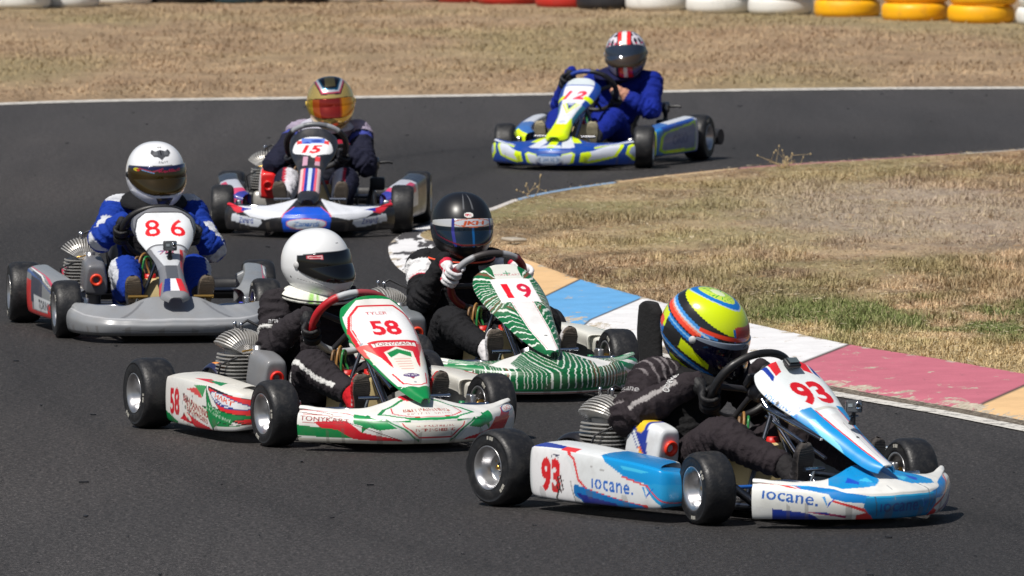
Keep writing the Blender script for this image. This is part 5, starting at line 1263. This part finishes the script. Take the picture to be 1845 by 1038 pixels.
def air93(p):
    u, v = p.u + .555, p.v - .245
    p.mask(u < .03, S(20, 50, 150)); p.mask((u < -.01 - v * .35), S(206, 210, 214)); p.poly([(-.53, .36), (-.61, .36), (-.60, .30), (-.555, .28)], S(236, 196, 30))
    p.line([(-.61, .31), (-.535, .18)], .030, S(24, 44, 140)); p.line([(-.605, .29), (-.565, .225)], .013, S(220, 226, 226)); p.line([(-.565, .23), (-.54, .185)], .013, S(236, 120, 40)); p.poly([(-.58, .20), (-.56, .225), (-.545, .18), (-.58, .17)], S(236, 196, 30))
    p.mask(p.v < .183, S(222, 224, 226)); p.text('FURY', -.50, .190, .012, S(236, 110, 40), sx=1.5, bold=.02)
def helm93(p):
    Y = S(206, 226, 0); O_ = S(232, 66, 40); B_ = S(10, 112, 196); K = S(26, 28, 32); GRNH = S(60, 170, 60)
    a = np.abs(p.u); e = p.v
    # work in cm on the lacquer: long side stripes running back to front
    x = p.P[:, 1]; z = p.P[:, 2]; y_ = np.abs(p.P[:, 0])
    d = z - (.38 * -(x) * 0.0)
    t = z + .22 * x                                                  # height above a line rising to the back
    p.mask(t > -99, B_)
    p.mask((t > 9.3), Y); p.mask((t > 8.1) & (t <= 9.3), K); p.mask((t > 6.6) & (t <= 8.3), K); p.mask((t > 5.2) & (t <= 6.6), S(60, 140, 214))
    p.mask((t > 4.9) & (t <= 5.6), S(180, 200, 220)); p.mask((t > 2.6) & (t <= 4.9) & (x < 3), O_); p.mask((t > 4.2) & (t < 4.9) & (x < 3), S(244, 130, 100)); p.mask((t > 2.2) & (t <= 2.7), K)
    p.mask((t > .2) & (t <= 2.2), B_); p.mask((t > 1.0) & (t < 1.6), S(120, 180, 226))
    p.mask((t > -5.5) & (t <= .2) & (x > -11), K); p.mask((t > -4.5) & (t < -.8) & (x > -3) & (x < 9), Y); p.mask((t > -3) & (t < 2) & (x < -11), Y); p.mask((x < -12) & (t < -1) & (t > -4), O_)
    p.mask((t > -7.4) & (t <= -5.5), B_); p.mask((t > -7.0) & (t < -6.5), S(140, 180, 210)); p.mask((t <= -7.4) & (t > -9) , K); p.mask((t <= -9) & (x > -6), Y)
    # crown ornament
    r = np.hypot(y_ * 1.2, (x + 1.5) * .8)
    top = t > 9.9; p.mask(top & (r < 7.2) & (r > 5.4), B_); p.mask(top & (r <= 7.6) & (r > 7.2), S(170, 190, 210)); p.mask(top & (r < 5.4), S(196, 222, 80)); p.mask(top & (r < 4.8) & (np.sin(p.u * .25) * np.cos(x * 2.1) > .45), GRNH); p.mask(top & (r < 2.2), S(220, 232, 190))
    p.mask((x > 8.2) & (y_ < 5.5) & (z > 3.2) & (z < 9.6), S(200, 50, 50)); p.mask((x > 8.2) & (y_ >= 5.5) & (y_ < 6.3) & (z > 4) & (z < 9), B_); p.mask((a < 84) & (e > 19) & (e < 24), O_)
def suit_base(V, col): return np.tile(col, (len(V), 1)).astype(float)
def suit93(V, bi, bt, segs):
    c = suit_base(V, S(40, 34, 38)); g = S(118, 112, 114)
    m = (bi == 0) & (np.abs(bt - .62) < .022); c[m] = g; m = (bi == 0) & (np.abs(bt - .90) < .018); c[m] = g
    m = (bi == 1) & (np.abs(V[:, 2] - (V[:, 2] * 0 + segs[1][0][2] * (1 - bt) + segs[1][1][2] * bt) - .028) < .007) & (bt > .1) & (bt < .8); c[m] = S(150, 146, 146)
    c[(bi == 8) | (bi == 9)] = S(24, 24, 26)
    m = (bi == 0) & (bt < .25) & (np.abs(np.mod(V[:, 0] * 30, 1) - .5) < .14); c[m] = g
    return c
# --- 58 and 19 suits
def suit58(V, bi, bt, segs):
    c = suit_base(V, S(40, 36, 40)); w = S(206, 206, 204)
    zig = .07 * (np.abs(np.mod((V[:, 2] + V[:, 1] * .3) * 9, 1) - .5) * 2)
    for i in (0, 2): c[(bi == i) & (np.abs(bt - (.82 - zig * 2)) < .05)] = w
    for i in (4, 6):
        top = V[:, 2] - (np.array(segs[i][0])[2] * (1 - bt) + np.array(segs[i][1])[2] * bt)
        c[(bi == i) & (np.abs(top - (.012 + .022 * np.sin(bt * 9))) < .0085) & (bt > .25)] = w
    for i in (5, 7):
        top = V[:, 2] - (np.array(segs[i][0])[2] * (1 - bt) + np.array(segs[i][1])[2] * bt); sd = np.abs(V[:, 0])
        c[(bi == i) & (np.abs(top - (.012 + .03 * (np.abs(bt - .45) - .2))) < .0085) & (bt < .8)] = w
    c[(bi == 8) & (V[:, 2] < .3)] = S(26, 26, 30); return c
def suit19(V, bi, bt, segs):
    c = suit_base(V, S(25, 25, 28))
    for i in (0, 2): c[(bi == i) & (bt > .02) & (bt < .50)] = S(222, 222, 224); c[(bi == i) & (np.abs(bt - .51) < .018)] = S(170, 40, 60)
    c[((bi == 0) | (bi == 2)) & (bt < .12) & (V[:, 2] > segs[0][0][2] + .03)] = S(25, 25, 28)
    return c
def suit86(V, bi, bt, segs):
    c = suit_base(V, S(14, 50, 142)); w = S(190, 193, 200); k = S(22, 22, 26)
    front = V[:, 1] - (np.array([s[0][1] for s in segs])[bi] * (1 - bt) + np.array([s[1][1] for s in segs])[bi] * bt)
    for i in (0, 2): c[(bi == i) & (front > .01) & (bt > .55)] = w; c[(bi == i) & (bt < .10) & (V[:, 2] > segs[0][0][2] + .045)] = w
    for i in (1, 3): c[(bi == i) & (bt < .30) & (V[:, 2] < .345)] = S(150, 154, 160)
    c[(bi == 2) & (bt > .70) & (bt < .95) & (front > -.02)] = w
    for i in (4, 6): c[(bi == i) & (np.abs(V[:, 0]) > .195) & (bt > .4)] = w
    for i in (5, 7): c[(bi == i) & (np.abs(V[:, 0]) > .205) & (bt < .5)] = w
    c[((bi == 8) | (bi == 9)) & (np.abs(V[:, 0]) < .13)] = k; return c
def suit15(V, bi, bt, segs):
    c = suit_base(V, S(24, 26, 46)); w = S(200, 200, 208)
    c[((bi == 8) | (bi == 9))] = S(26, 28, 40); c[((bi == 0) | (bi == 2)) & (bt < .16)] = S(150, 140, 160)
    c[((bi == 0) | (bi == 2)) & (np.abs(bt - .25) < .05)] = S(60, 70, 150); c[((bi == 1) | (bi == 3)) & (bt > .78)] = S(150, 26, 50)
    c[((bi == 5) | (bi == 7)) & (np.abs(V[:, 0]) < .16)] = w; c[((bi == 5) | (bi == 7)) & (np.abs(np.abs(V[:, 0]) - .165) < .008)] = S(170, 40, 60); return c
def suit12(V, bi, bt, segs):
    c = suit_base(V, S(8, 32, 128)); c[(bi == 9)] = S(14, 18, 50); c[((bi == 0) | (bi == 2)) & (bt < .06) & (V[:, 1] < segs[0][0][1])] = S(16, 18, 40)
    c[((bi == 3)) & (bt > .72)] = S(190, 140, 118); return c
# --- 86
def nose86(p):
    p.mask(p.v > -1, S(138, 141, 145)); p.mask(np.abs(p.v - .104) < .004, S(166, 168, 172)); p.both([(-.27, .115), (-.245, .115), (-.15, .30), (-.17, .30)], S(112, 114, 118))  # pale line along the crease is a highlight painted into the grey
    p.mask(p.v < .004, S(92, 94, 96)); p.line([(.10, .05), (.16, .04), (.19, .06)], .003, S(176, 178, 180)); p.line([(-.25, .02), (.1, .012)], .003, S(96, 98, 100))
def panel86(p):
    a = np.abs(p.a); p.mask(p.v > -1, S(112, 114, 120)); p.mask(a > .93, S(70, 72, 78))
    pl = [(-.095, .440), (-.118, .49), (-.128, .58), (-.116, .64), (-.08, .668), (.08, .668), (.116, .64), (.128, .58), (.118, .49), (.095, .440)]
    p.poly([(x * 1.05, (y - .555) * 1.05 + .555) for x, y in pl], S(40, 42, 48)); p.poly(pl, S(222, 226, 230))
    p.poly([(-.075, .425), (.075, .425), (.046, .33), (.03, .27), (-.03, .27), (-.046, .33)], S(190, 194, 200)); p.both([(-.13, .43), (-.078, .425), (-.05, .33), (-.035, .27), (-.10, .27)], S(120, 123, 130)); p.line([(-.098, .41), (.098, .41)], .003, S(40, 42, 48))
    p.poly([(.050, .40), (.078, .408), (.060, .30), (.048, .22), (.040, .27)], S(196, 40, 44)); p.poly([(.062, .40), (.098, .41), (.085, .36), (.063, .31)], S(170, 176, 182))
    p.text('7KI', -.01, .375, .027, S(150, 50, 90), shear=.2, sx=1.2, bold=.02); p.line([(-.045, .384), (-.02, .384)], .006, S(40, 60, 130))
    p.rect(-.026, .026, .10, .27, S(80, 84, 92)); p.poly([(-.035, .165), (.035, .165), (.05, .06), (-.05, .06)], S(222, 222, 226)); p.poly([(-.035, .165), (-.012, .165), (-.02, .06), (-.05, .06)], S(30, 50, 120)); p.poly([(.012, .165), (.035, .165), (.055, .06), (.022, .06)], S(206, 40, 50)); p.both([(-.065, .15), (-.045, .15), (-.06, .06), (-.08, .06)], S(190, 60, 64))
    p.mask(p.v < .055, S(128, 130, 134))
    p.text('8', -.058, .562, .118, S(214, 20, 30), sx=.86, bold=.012); p.text('6', .056, .562, .118, S(218, 26, 36), sx=.86, bold=.012)
def pod86(p):
    p.mask(p.v > -1, S(132, 136, 140)); s = p.side
    u = p.u * s                                                       # + towards nose
    for m, c in (((u < -.16) & (u > -.36) & (p.v > .01) & (p.v < .13), S(206, 48, 48)), ((u > -.18) & (u < .05) & (p.v > .05) & (p.v < .17), S(60, 66, 84)), ((u > -.12) & (u < .30) & (p.v > .02) & (p.v < .085), S(206, 210, 214)), ((u > .14) & (u < .36) & (p.v < .05 + u * .1), S(206, 44, 44)), ((u > -.3) & (p.v < .018), S(196, 44, 44))): p.mask(m, c)
    p.line([(-.34 * s, .165), (.0, .155), (.34 * s, .10)], .007, S(60, 90, 150)); p.line([(-.34 * s, .195), (.0, .185), (.36 * s, .14)], .010, S(196, 70, 96)); p.line([(-.34 * s, .18), (.0, .17), (.36 * s, .12)], .006, WHITE)
    p.text('TORINO', .09 * s, .052, .04, S(90, 96, 104), bold=.03, shear=.2)
    p.mask((np.abs(u) > .39), S(150, 154, 158))
def helm86(p):
    g = S(70, 72, 76); p.poly([(-27, 52), (-14, 48), (0, 52), (14, 48), (27, 52), (28, 43), (18, 37), (6, 36), (0, 31), (-6, 36), (-18, 37), (-28, 43)], g); p.poly([(-20, 49), (-8, 47), (-8, 41), (-20, 41)], S(96, 98, 102)); p.poly([(8, 47), (20, 49), (20, 41), (8, 41)], S(96, 98, 102)); p.rect(-2, 2, 41, 50, S(30, 30, 34))
    p.text('RJAYS', 2, 27.5, 3.6, S(90, 92, 96), sx=1.6, shear=.35, bold=.01); p.ell(0, 58, 8, 2, g); p.ell(0, 57.5, 5, 1, WHITE)
    p.poly([(-22, -30), (22, -30), (12, -62), (-12, -62)], S(66, 66, 72)); p.rect(-14, 14, -33, -31.5, S(30, 30, 32)); p.line([(-180, -73), (180, -73)], 3, S(60, 60, 64))
def vis86(p):
    p.mask(p.v > .86, S(40, 44, 90)); p.line([(-50, .92), (-22, .80), (0, .92)], .05, S(180, 60, 80)); p.line([(-44, .86), (-18, .76)], .035, S(120, 160, 200)); p.ell(-56, .86, 7, .07, S(230, 210, 30)); p.ell(-51, .84, 4, .05, S(214, 60, 40)); p.text('RedBull', 14, .83, .10, S(180, 30, 70), sx=110, bold=.03)
    p.line([(50, .90), (66, .84)], .04, S(110, 120, 170))
# --- 15
def nose15(p):
    p.mask(p.v > -1, S(30, 31, 36)); Wt = S(216, 220, 228)
    for s in (1, -1):
        q = lambda pts: [(a * s, b) for a, b in pts]
        p.poly(q([(-.56, .165), (-.50, .155), (-.42, .085), (-.36, .058), (-.24, .050), (-.13, .085), (-.13, .34), (-.35, .34), (-.5, .2)]), Wt)
        p.poly(q([(-.64, .34), (-.64, .10), (-.56, .115), (-.46, .070), (-.41, .085), (-.46, .17), (-.56, .34)]), S(206, 40, 56)); p.poly(q([(-.47, .15), (-.43, .085), (-.36, .105), (-.44, .13)]), S(24, 50, 150))
        p.line(q([(-.14, .0), (-.135, .09), (-.12, .16)]), .003, S(40, 40, 50))
        bx = [(-.50, .064), (-.47, .068), (-.46, .060), (-.30, .050), (-.27, .050), (-.265, .030), (-.30, .010), (-.33, .010), (-.51, .030)]
        p.poly(q(bx), S(206, 212, 222)); p.text('Zanardi', -.385 * s, .038, .024, S(40, 70, 150), shear=.25 , sx=1.05, bold=.02)
    p.poly([(-.13, -.02), (-.135, .07), (-.10, .19), (.10, .19), (.135, .07), (.13, -.02)], S(16, 84, 206)); p.line([(-.138, .08), (-.10, .195), (.10, .195), (.138, .08)], .007, S(222, 90, 110))
    p.ell(0, .034, .112, .034, S(224, 120, 120)); p.ell(0, .034, .105, .029, S(206, 218, 232)); p.text('Zanardi', 0, .032, .026, S(40, 110, 190), shear=.25, sx=1.2, bold=.02); p.ell(0, .064, .02, .005, S(206, 50, 60))
def panel15(p):
    p.mask(p.v > -1, S(34, 37, 44))
    p.ell(0, .545, .104, .088, S(226, 228, 232)); p.poly([(-.07, .575), (.07, .575), (.06, .62), (-.06, .62)], S(90, 120, 200)); p.ell(.02, .595, .03, .012, S(24, 60, 150)); p.both([(-.085, .60), (-.06, .60), (-.06, .57), (-.085, .57)], S(220, 60, 60)); p.poly([(-.06, .572), (-.03, .59), (-.01, .572)], S(30, 60, 170))
    p.text('15', 0, .520, .070, S(226, 34, 40), bold=.045, shear=.22, sx=1.15)
    p.ell(.01, .452, .016, .014, WHITE); p.both([(-.045, .45), (-.02, .45), (-.02, .36), (-.045, .36)], S(190, 150, 170)); p.poly([(.02, .45), (.045, .44), (.045, .40), (.02, .40)], S(214, 50, 60))
    for x0, x1, c in ((-.05, -.036, S(220, 190, 190)), (-.036, -.026, S(220, 90, 110)), (-.026, -.010, S(20, 50, 150)), (-.010, .010, S(190, 206, 226)), (.010, .026, S(20, 50, 150)), (.026, .036, S(220, 90, 110)), (.036, .05, S(220, 190, 190))): p.rect(x0, x1, .10, .33, c)
def pod15(p):
    p.mask(p.v > -1, S(40, 44, 56)); s = p.side; u = p.u * s
    p.mask((u > .0) & (p.v > .06), S(190, 194, 206)); p.mask((u > .05) & (p.v > .13) & (p.v < .21), S(200, 60, 96)); p.mask((u > .28), S(120, 124, 140)); p.mask((u > .28) & (p.v > .12), S(206, 70, 110)); p.mask((u > .30) & (p.v < .12), S(70, 110, 150)); p.mask((u > .30) & (p.v < .09) & (p.v > .03), S(20, 100, 180)); p.mask((u > .34) & (p.v > .15), S(50, 60, 150))
    p.ell(.36 * s, .07, .05, .03, S(120, 160, 190)) 
def air15(p): p.mask(p.v > -1, S(226, 30, 32)); x = p.x - .272; p.mask(np.abs(x) > .040, S(212, 206, 208))
def helm15(p):
    x, z, y_ = p.P[:, 1], p.P[:, 2], np.abs(p.P[:, 0]); 
    # coloured frame round the crown vent
    w = y_ + np.clip(9.5 - z, 0, 9) * .0; fy = np.where(x > 0, 1, 1)
    m0 = z > 8.0; f = np.maximum(y_ - np.clip(z - 8.0, 0, 6) * .55, 0)
    f = y_ - (z - 8.6) * .5; lim = z
    F = lambda a, b, c: p.mask((x > -2) & (f < a) & (z > b), c)
    F(6.4, 6.6, S(20, 28, 60)); F(5.8, 7.1, S(236, 90, 110)); F(4.9, 7.9, S(236, 238, 244)); F(3.6, 9.0, S(20, 96, 130)); F(2.7, 9.9, S(20, 22, 32)); p.mask((y_ < 2.8) & (z > 10.8) & (x > 0), S(96, 90, 60))
def vis15(p):
    p.mask(p.v > -1, S(190, 84, 16)); p.mask(p.u > 25, S(240, 150, 10)); p.mask(p.u > 55, S(240, 180, 20)); p.mask((p.u < -50), S(190, 160, 30)); p.mask((p.u > -30) & (p.u < 20), S(150, 34, 20))
# --- 12
FLU = S(214, 240, 0); B12 = S(14, 66, 156)
def nose12(p):
    p.mask(p.v > -1, B12); Wt = S(206, 212, 226)
    for s in (1, -1):
        q = lambda pts: [(a * s, b) for a, b in pts]
        p.poly(q([(-.50, .10), (-.46, .115), (-.30, .085), (-.20, .070), (-.19, .01), (-.25, .0), (-.44, .03)]), FLU); p.poly(q([(-.48, .11), (-.44, .112), (-.26, .080), (-.27, .04), (-.24, .015), (-.42, .035)]), Wt)
        p.poly(q([(-.66, .10), (-.60, .115), (-.52, .09), (-.50, .04), (-.56, .01), (-.66, .015)]), FLU); p.poly(q([(-.66, .09), (-.60, .10), (-.54, .08), (-.525, .045), (-.57, .025), (-.66, .03)]), S(150, 164, 196))
        p.poly(q([(-.165, .060), (-.145, .078), (-.085, .060), (-.075, .035), (-.12, -.005), (-.155, .005)]), FLU); p.poly(q([(-.150, .055), (-.14, .066), (-.08, .05), (-.08, -.005), (-.13, .0)]), Wt)
        p.poly(q([(-.24, .22), (-.16, .20), (-.17, .33), (-.24, .33)]), FLU); p.poly(q([(-.165, .12), (-.08, .11), (-.05, .33), (-.15, .33), (-.17, .2)]), Wt)
        p.poly(q([(-.62, .20), (-.30, .125), (-.32, .15), (-.60, .34)]), Wt); p.line(q([(-.52, .12), (-.30, .10)]), .010, FLU)
    p.poly([(-.05, .34), (.05, .34), (.03, .14), (-.03, .14)], FLU); p.poly([(-.09, .115), (.09, .115), (.06, .155), (-.06, .155)], Wt); p.ell(0, .098, .075, .012, S(50, 110, 200)); p.ell(0, .125, .028, .016, FLU)
    p.ell(0, .025, .085, .035, S(200, 214, 236)); p.ell(0, .05, .07, .012, S(60, 120, 200)); p.text('ORIO', 0, .022, .024, S(80, 120, 170), sx=1.5)
def panel12(p):
    a = np.abs(p.a); p.mask(p.v > -1, S(216, 220, 232)); p.mask((a > .72) & (p.v > .42), B12); p.mask((a > .78) & (p.v > .2) & (p.v < .42), S(30, 110, 140)); p.mask((a > .55) & (np.abs(p.v - .50) < .018), FLU)
    p.poly([(-.07, .72), (.07, .72), (.085, .64), (-.085, .64)], S(190, 200, 206)); p.line([(-.10, .635), (.10, .635)], .008, B12)
    p.poly([(-.04, .43), (.04, .43), (.0, .33)], FLU); p.poly([(-.030, .43), (.030, .43), (.0, .35)], S(24, 60, 140)); p.ell(0, .415, .018, .010, S(190, 200, 220)); p.line([(-.05, .42), (0, .31), (.05, .42)], .008, FLU)
    p.mask((p.v < .17 + .15 * np.abs(p.u) * 8 * .1), FLU); p.ell(0, .20, .022, .020, S(190, 196, 206)); p.both([(-.06, .17), (-.04, .26), (-.03, .17)], FLU)
    p.text('1', -.048, .525, .085, S(222, 40, 70), bold=.045, shear=.25, sx=1.0); p.text('2', .036, .525, .085, S(222, 40, 70), bold=.045, shear=.25, sx=1.0)
def pod12(p):
    s = p.side; u = p.u * s; p.mask(p.v > -1, B12); p.mask(u > .22, S(20, 120, 200)); p.mask(u > .29, FLU); pl = [(.27, .03), (.25, .12), (.20, .145), (-.27, .165), (-.30, .13), (-.29, .0), (.2, .0)]
    p.poly([(a * s, b) for a, b in pl], S(170, 220, 20)); p.poly([(a * .86 * s, b * .8 + .018) for a, b in pl], S(110, 124, 160)); p.mask((u < -.26) & (p.v > 0), S(176, 182, 200)); p.text('ORIO', -.02 * s, .085, .05, S(60, 80, 130), bold=.04, sx=1.3); p.mask(p.v > .19, S(60, 110, 180)); p.mask((p.v > .20) & (u < .1), S(206, 212, 222)); p.poly([(-.1 * s, .03), (.2 * s, .03), (.1 * s, -.0), (-.05 * s, .0)], FLU)
def helm12(p):
    e = p.v; a = np.abs(p.u); y_ = p.P[:, 0]; z = p.P[:, 2]; x = p.P[:, 1]
    p.mask((z > 4) & (np.sin(p.P[:, 0] * 1.3 + 1) * np.sin(x * 1.1) > .15), S(46, 42, 56)); p.mask((z > 2) & (z < 8) & (np.sin(p.P[:, 0] * 1.9) * np.sin(z * 1.4) > .4), S(206, 60, 100))
    p.mask((np.abs(y_) < 4.0) & (z > 0), S(222, 40, 40)); p.mask((np.abs(y_) < 1.5) & (z > 0), WHITE); p.mask((np.abs(y_) > 4) & (np.abs(y_) < 4.6) & (z > 3), S(40, 36, 46))
    p.mask((np.abs(y_) < 4.3) & (z < -6) & (x > 5), S(206, 44, 40)); p.mask((np.abs(y_) < 1.2) & (z < -6) & (x > 5), WHITE); p.mask((np.abs(y_) > 4.3) & (np.abs(y_) < 6) & (z < -6) & (x > 5), S(60, 60, 68))
    p.mask((p.P[:, 0] < -5) & (z < 3) , S(96, 96, 106))

M['v_dark'] = visor('smoked_visor', S(14, 15, 18), .0, .05)
M['v_19'] = mat('blue_mirror_visor', rough=.08, metal=.35, coat=1.0, attr=True)
M['v_58'] = mat('black_visor', rough=.10, metal=.0, coat=.6, attr=True)
M['v_86'] = mat('gold_tint_visor', rough=.10, metal=.55, coat=.8, attr=True)
M['v_15'] = mat('orange_mirror_visor', rough=.10, metal=.6, coat=.8, attr=True)
KARTCFG = {
 '58': dict(ptop=.97, nose=nose58, panel=panel58, pod=pod58, podkind=1, hw=[.014, .036, .062, .090, .114, .134, .145, .142, .124, .094], sw=(S(170, 174, 178), S(176, 20, 32), S(178, 182, 186), S(150, 60, 66)), turn=-18,
            air=(S(122, 124, 128), S(232, 44, 32), None), guard=(S(24, 32, 70), lambda p: (p.mask(p.u < .38, S(214, 216, 220)), p.mask((p.u < .5) & (p.u > .28) & (p.v > .2), S(24, 32, 70)), p.ell(.62, .15, .15, .5, S(240, 150, 50)), p.text('KZ', .62, .15, .25, S(30, 30, 60), sx=.3))), rod=S(0, 120, 70)),
 '19': dict(ptop=.87, nose=nose19, panel=panel19, pod=pod19, podkind=1, hw=[.016, .040, .066, .092, .112, .134, .148, .146, .124, .092], sw=(S(44, 44, 48), S(110, 18, 28), S(150, 152, 156), S(60, 56, 56)), turn=12, air=(S(112, 118, 124), S(232, 70, 40), None), rod=S(0, 120, 70)),
 '93': dict(ptop=.93, nose=nose93, panel=panel93, pod=pod93, hw=[.034, .052, .064, .076, .094, .120, .146, .152, .132, .096], ridge=.012, bulge=.045, sw=(S(24, 24, 27), S(26, 26, 28), S(26, 26, 28), S(26, 26, 28)), turn=0, air=(S(216, 220, 224), S(236, 60, 36), air93),
            headrest=True, cam=((0.0, .245, .415), -35), sensor=(0, -.100, .548)),
 '86': dict(nose=nose86, nosekind='angular', panel=panel86, pod=pod86, podkind=2, hw=[.03, .062, .060, .052, .058, .088, .122, .143, .136, .10], sw=(S(24, 24, 27), S(22, 22, 24), S(24, 24, 26), S(24, 24, 26)), turn=0, air=(S(104, 106, 112), S(236, 70, 40), None), guard=(S(176, 30, 60), None), cam=((0, .175, .425), 8), rod=S(40, 50, 190)),
 '15': dict(ptop=.94, nose=nose15, panel=panel15, pod=pod15, podkind=2, podscale=1.03, hw=[.03, .05, .055, .055, .060, .085, .114, .126, .116, .085], sw=(S(60, 62, 66), S(30, 30, 34), S(150, 154, 160), S(100, 104, 110)), turn=0, air=(S(226, 30, 32), S(206, 24, 24), air15), canister=True, rod=S(200, 200, 206)),
 '12': dict(ptop=.88, nose=nose12, panel=panel12, pod=pod12, podkind=2, podscale=.97, hw=[.035, .066, .060, .054, .062, .085, .110, .122, .114, .085], sw=(S(24, 24, 27), S(24, 24, 28), S(24, 24, 28), S(30, 60, 150)), turn=14, air=(S(40, 40, 44), S(60, 60, 64), None), canister=True, framemat='steel')}
KLAB = {'58': 'white green and red go kart number 58 beside the painted green kart', '19': 'green kart with white streaks and number 19 next to the painted kerb', '93': 'white and blue go kart number 93 with red digits leading the pack',
        '86': 'plain grey go kart number 86 with a camera on its panel', '15': 'black and white go kart number 15 with blue nose centre', '12': 'blue white and fluoro yellow go kart number 12 at the back of the pack'}
for k_ in KARTCFG: kart(k_, KLAB[k_], KARTCFG[k_])

def gl(base, knuckle=None, cuff=None):
    def f(L):
        c = np.tile(base, (len(L), 1)).astype(float)
        if cuff is not None: c[(L[:, 1] > .088)] = cuff
        if knuckle is not None:
            k = (np.sin(L[:, 2] * 150) > .3) & (L[:, 0] > .018) & (np.abs(L[:, 1] - .014) < .008); c[k] = knuckle
            k = (np.abs(L[:, 2] + .02) < .006) & (L[:, 1] > .04) & (L[:, 0] > 0); c[k] = knuckle
        return c
    return f
DRV = {
 '58': dict(head=(571, 477), look=(24, -2, 4), hs=.955, helmet=dict(base=S(226, 228, 230), paint=helm58, vmat=M['v_58'], vcol=S(9, 9, 10), vpaint=vis58, lo=(-26, -2), hi=(22, 19)),
            hands=(112, -92), glove=gl(S(22, 22, 25), S(180, 180, 182)), boots=(S(176, 16, 28), S(84, 78, 72)), suit=suit58, elb=((.225, -.625, .355), (-.25, -.58, .335)), seed=1.0, vox=.0062,
            extras=[collar(S(214, 214, 206), lambda p: (p.mask((p.u > 10) & (p.u < 34) & (p.v < .2) & (np.sin(p.u) > 0), S(150, 196, 110)), p.mask((p.u > -22) & (p.u < 6) & (p.v < .18) & (p.v > .04) & (np.sin(p.u * .9) > -.3), S(206, 40, 60))), S(20, 20, 20)),
                    decal('arai', lambda J: (J['SR'] * .6 + J['er'] * .4), (.45, .9, .1), (0, 0, 1), .022, S(170, 170, 172), shear=.2)]),
 '19': dict(head=(832, 411), look=(-9, 2, 0), hs=1.0, helmet=dict(base=S(22, 23, 27), paint=helm19, mat='satin', vmat=M['v_19'], vcol=S(16, 34, 50), vpaint=vis19, lo=(-25, -6), hi=(20, 14), pivot=S(40, 44, 60)),
            hands=(82, -85), glove=gl(S(214, 212, 214), S(200, 30, 60), S(190, 30, 60)), boots=(S(200, 198, 200), S(92, 84, 76)), suit=suit19, elb=((.215, -.545, .362), (-.26, -.58, .33)), seed=2.0, vox=.0062,
            extras=[collar(S(18, 18, 20), None, S(236, 84, 50), w=.15)]),
 '93': dict(head=(1270, 602), heady=-.66, look=(26, 27, 8), hs=1.09, helmet=dict(base=S(10, 112, 196), paint=helm93, vmat=M['v_58'], vcol=S(8, 8, 30), vpaint=lambda p: (p.mask(p.v > .80, S(120, 130, 146)), p.text('ARAI', 6, .89, .09, S(30, 30, 40), sx=120)), lo=(-23, -4), hi=(18, 11)),
            hands=(116, -98), glove=gl(S(24, 24, 26), None, S(30, 30, 32)), boots=(S(36, 34, 36), S(70, 66, 64)), suit=suit93, elb=((.31, -.66, .33), (-.29, -.60, .33)), seed=3.0, sw=.185, bulk=1.14, vox=.0062,
            extras=[collar(S(20, 20, 22), None, None, w=.150, thick=.020, dz=-.03),
                    decal('iocane', lambda J: J['SR'] * .62 + J['er'] * .38, (.9, .1, .35), (0, 0, 1), .022, S(160, 158, 160), sx=1.2), decal('SPARCO', lambda J: J['er'] * .22 + J['wr'] * .78, (.85, .0, .5), (.0, 1, .1), .020, S(190, 190, 190), sx=.8, bold=.03, name='cuff_lettering')]),
 '86': dict(head=(281, 317), look=(7, 3, 2), hs=1.04, helmet=dict(base=S(230, 232, 236), paint=helm86, vmat=M['v_86'], vcol=S(62, 48, 12), vpaint=vis86, lo=(-25, 2), hi=(21, 20), pivot=S(20, 20, 22)),
            hands=(96, -98), glove=gl(S(20, 20, 23), None, S(24, 24, 26)), boots=(S(40, 40, 44), S(96, 86, 74)), suit=suit86, elb=((.245, -.51, .415), (-.275, -.50, .365)), knee=((.160, -.25, .285), (-.160, -.25, .285)), seed=4.0, vox=.007, sw=.165,
            extras=[collar(S(22, 22, 25), lambda p: p.ell(-44, .25, 9, .09, S(150, 60, 70)), None, w=.155, thick=.03)]),
 '15': dict(head=(596, 188), look=(6, 3, 4), hs=1.0, hstep=.004, helmet=dict(base=S(236, 204, 118), paint=helm15, mat='mirror', vmat=M['v_15'], vcol=S(220, 130, 20), vpaint=vis15, lo=(-22, -5), hi=(17, 12), pivot=S(220, 190, 90)),
            hands=(128, -128), elb=((.245, -.50, .345), (-.26, -.50, .335)), knee=((.150, -.25, .27), (-.165, -.25, .27)), glove=gl(S(24, 26, 34)), boots=(S(90, 88, 90), S(86, 78, 70)), suit=suit15, seed=5.0, sw=.16, extras=[collar(S(176, 176, 190), None, None, w=.145)]),
 '12': dict(head=(1128, 100), look=(14, -2, 3), hs=.99, hstep=.004, helmet=dict(base=S(214, 210, 220), paint=helm12, vmat=M['v_58'], vcol=S(40, 50, 66), vpaint=lambda p: p.mask((p.v < .45 + p.u * .003), S(56, 46, 36)), lo=(-27, -10), hi=(25, 16), pivot=S(150, 150, 156)),
            hands=(70, -128), glove=gl(S(26, 28, 34)), boots=(S(60, 60, 64), S(150, 142, 120)), suit=suit12, seed=6.0, sw=.17, knee=((.17, -.24, .28), (-.17, -.24, .28)), elb=((.28, -.60, .34), (-.315, -.56, .325)), extras=[collar(S(14, 18, 60), None, None, w=.145)])}
DLAB = {'58': 'driver in glossy white helmet and dark suit with white stripes', '19': 'driver in black helmet with white visor strip, white gloves and white shoulders', '93': 'driver in fluoro yellow blue and orange helmet leaning into the turn',
        '86': 'driver in white helmet with blue and white suit', '15': 'driver in gold mirrored helmet and dark navy suit', '12': 'driver in red and white striped helmet and plain blue suit'}
for k_ in DRV: driver(k_, DLAB[k_], DRV[k_])
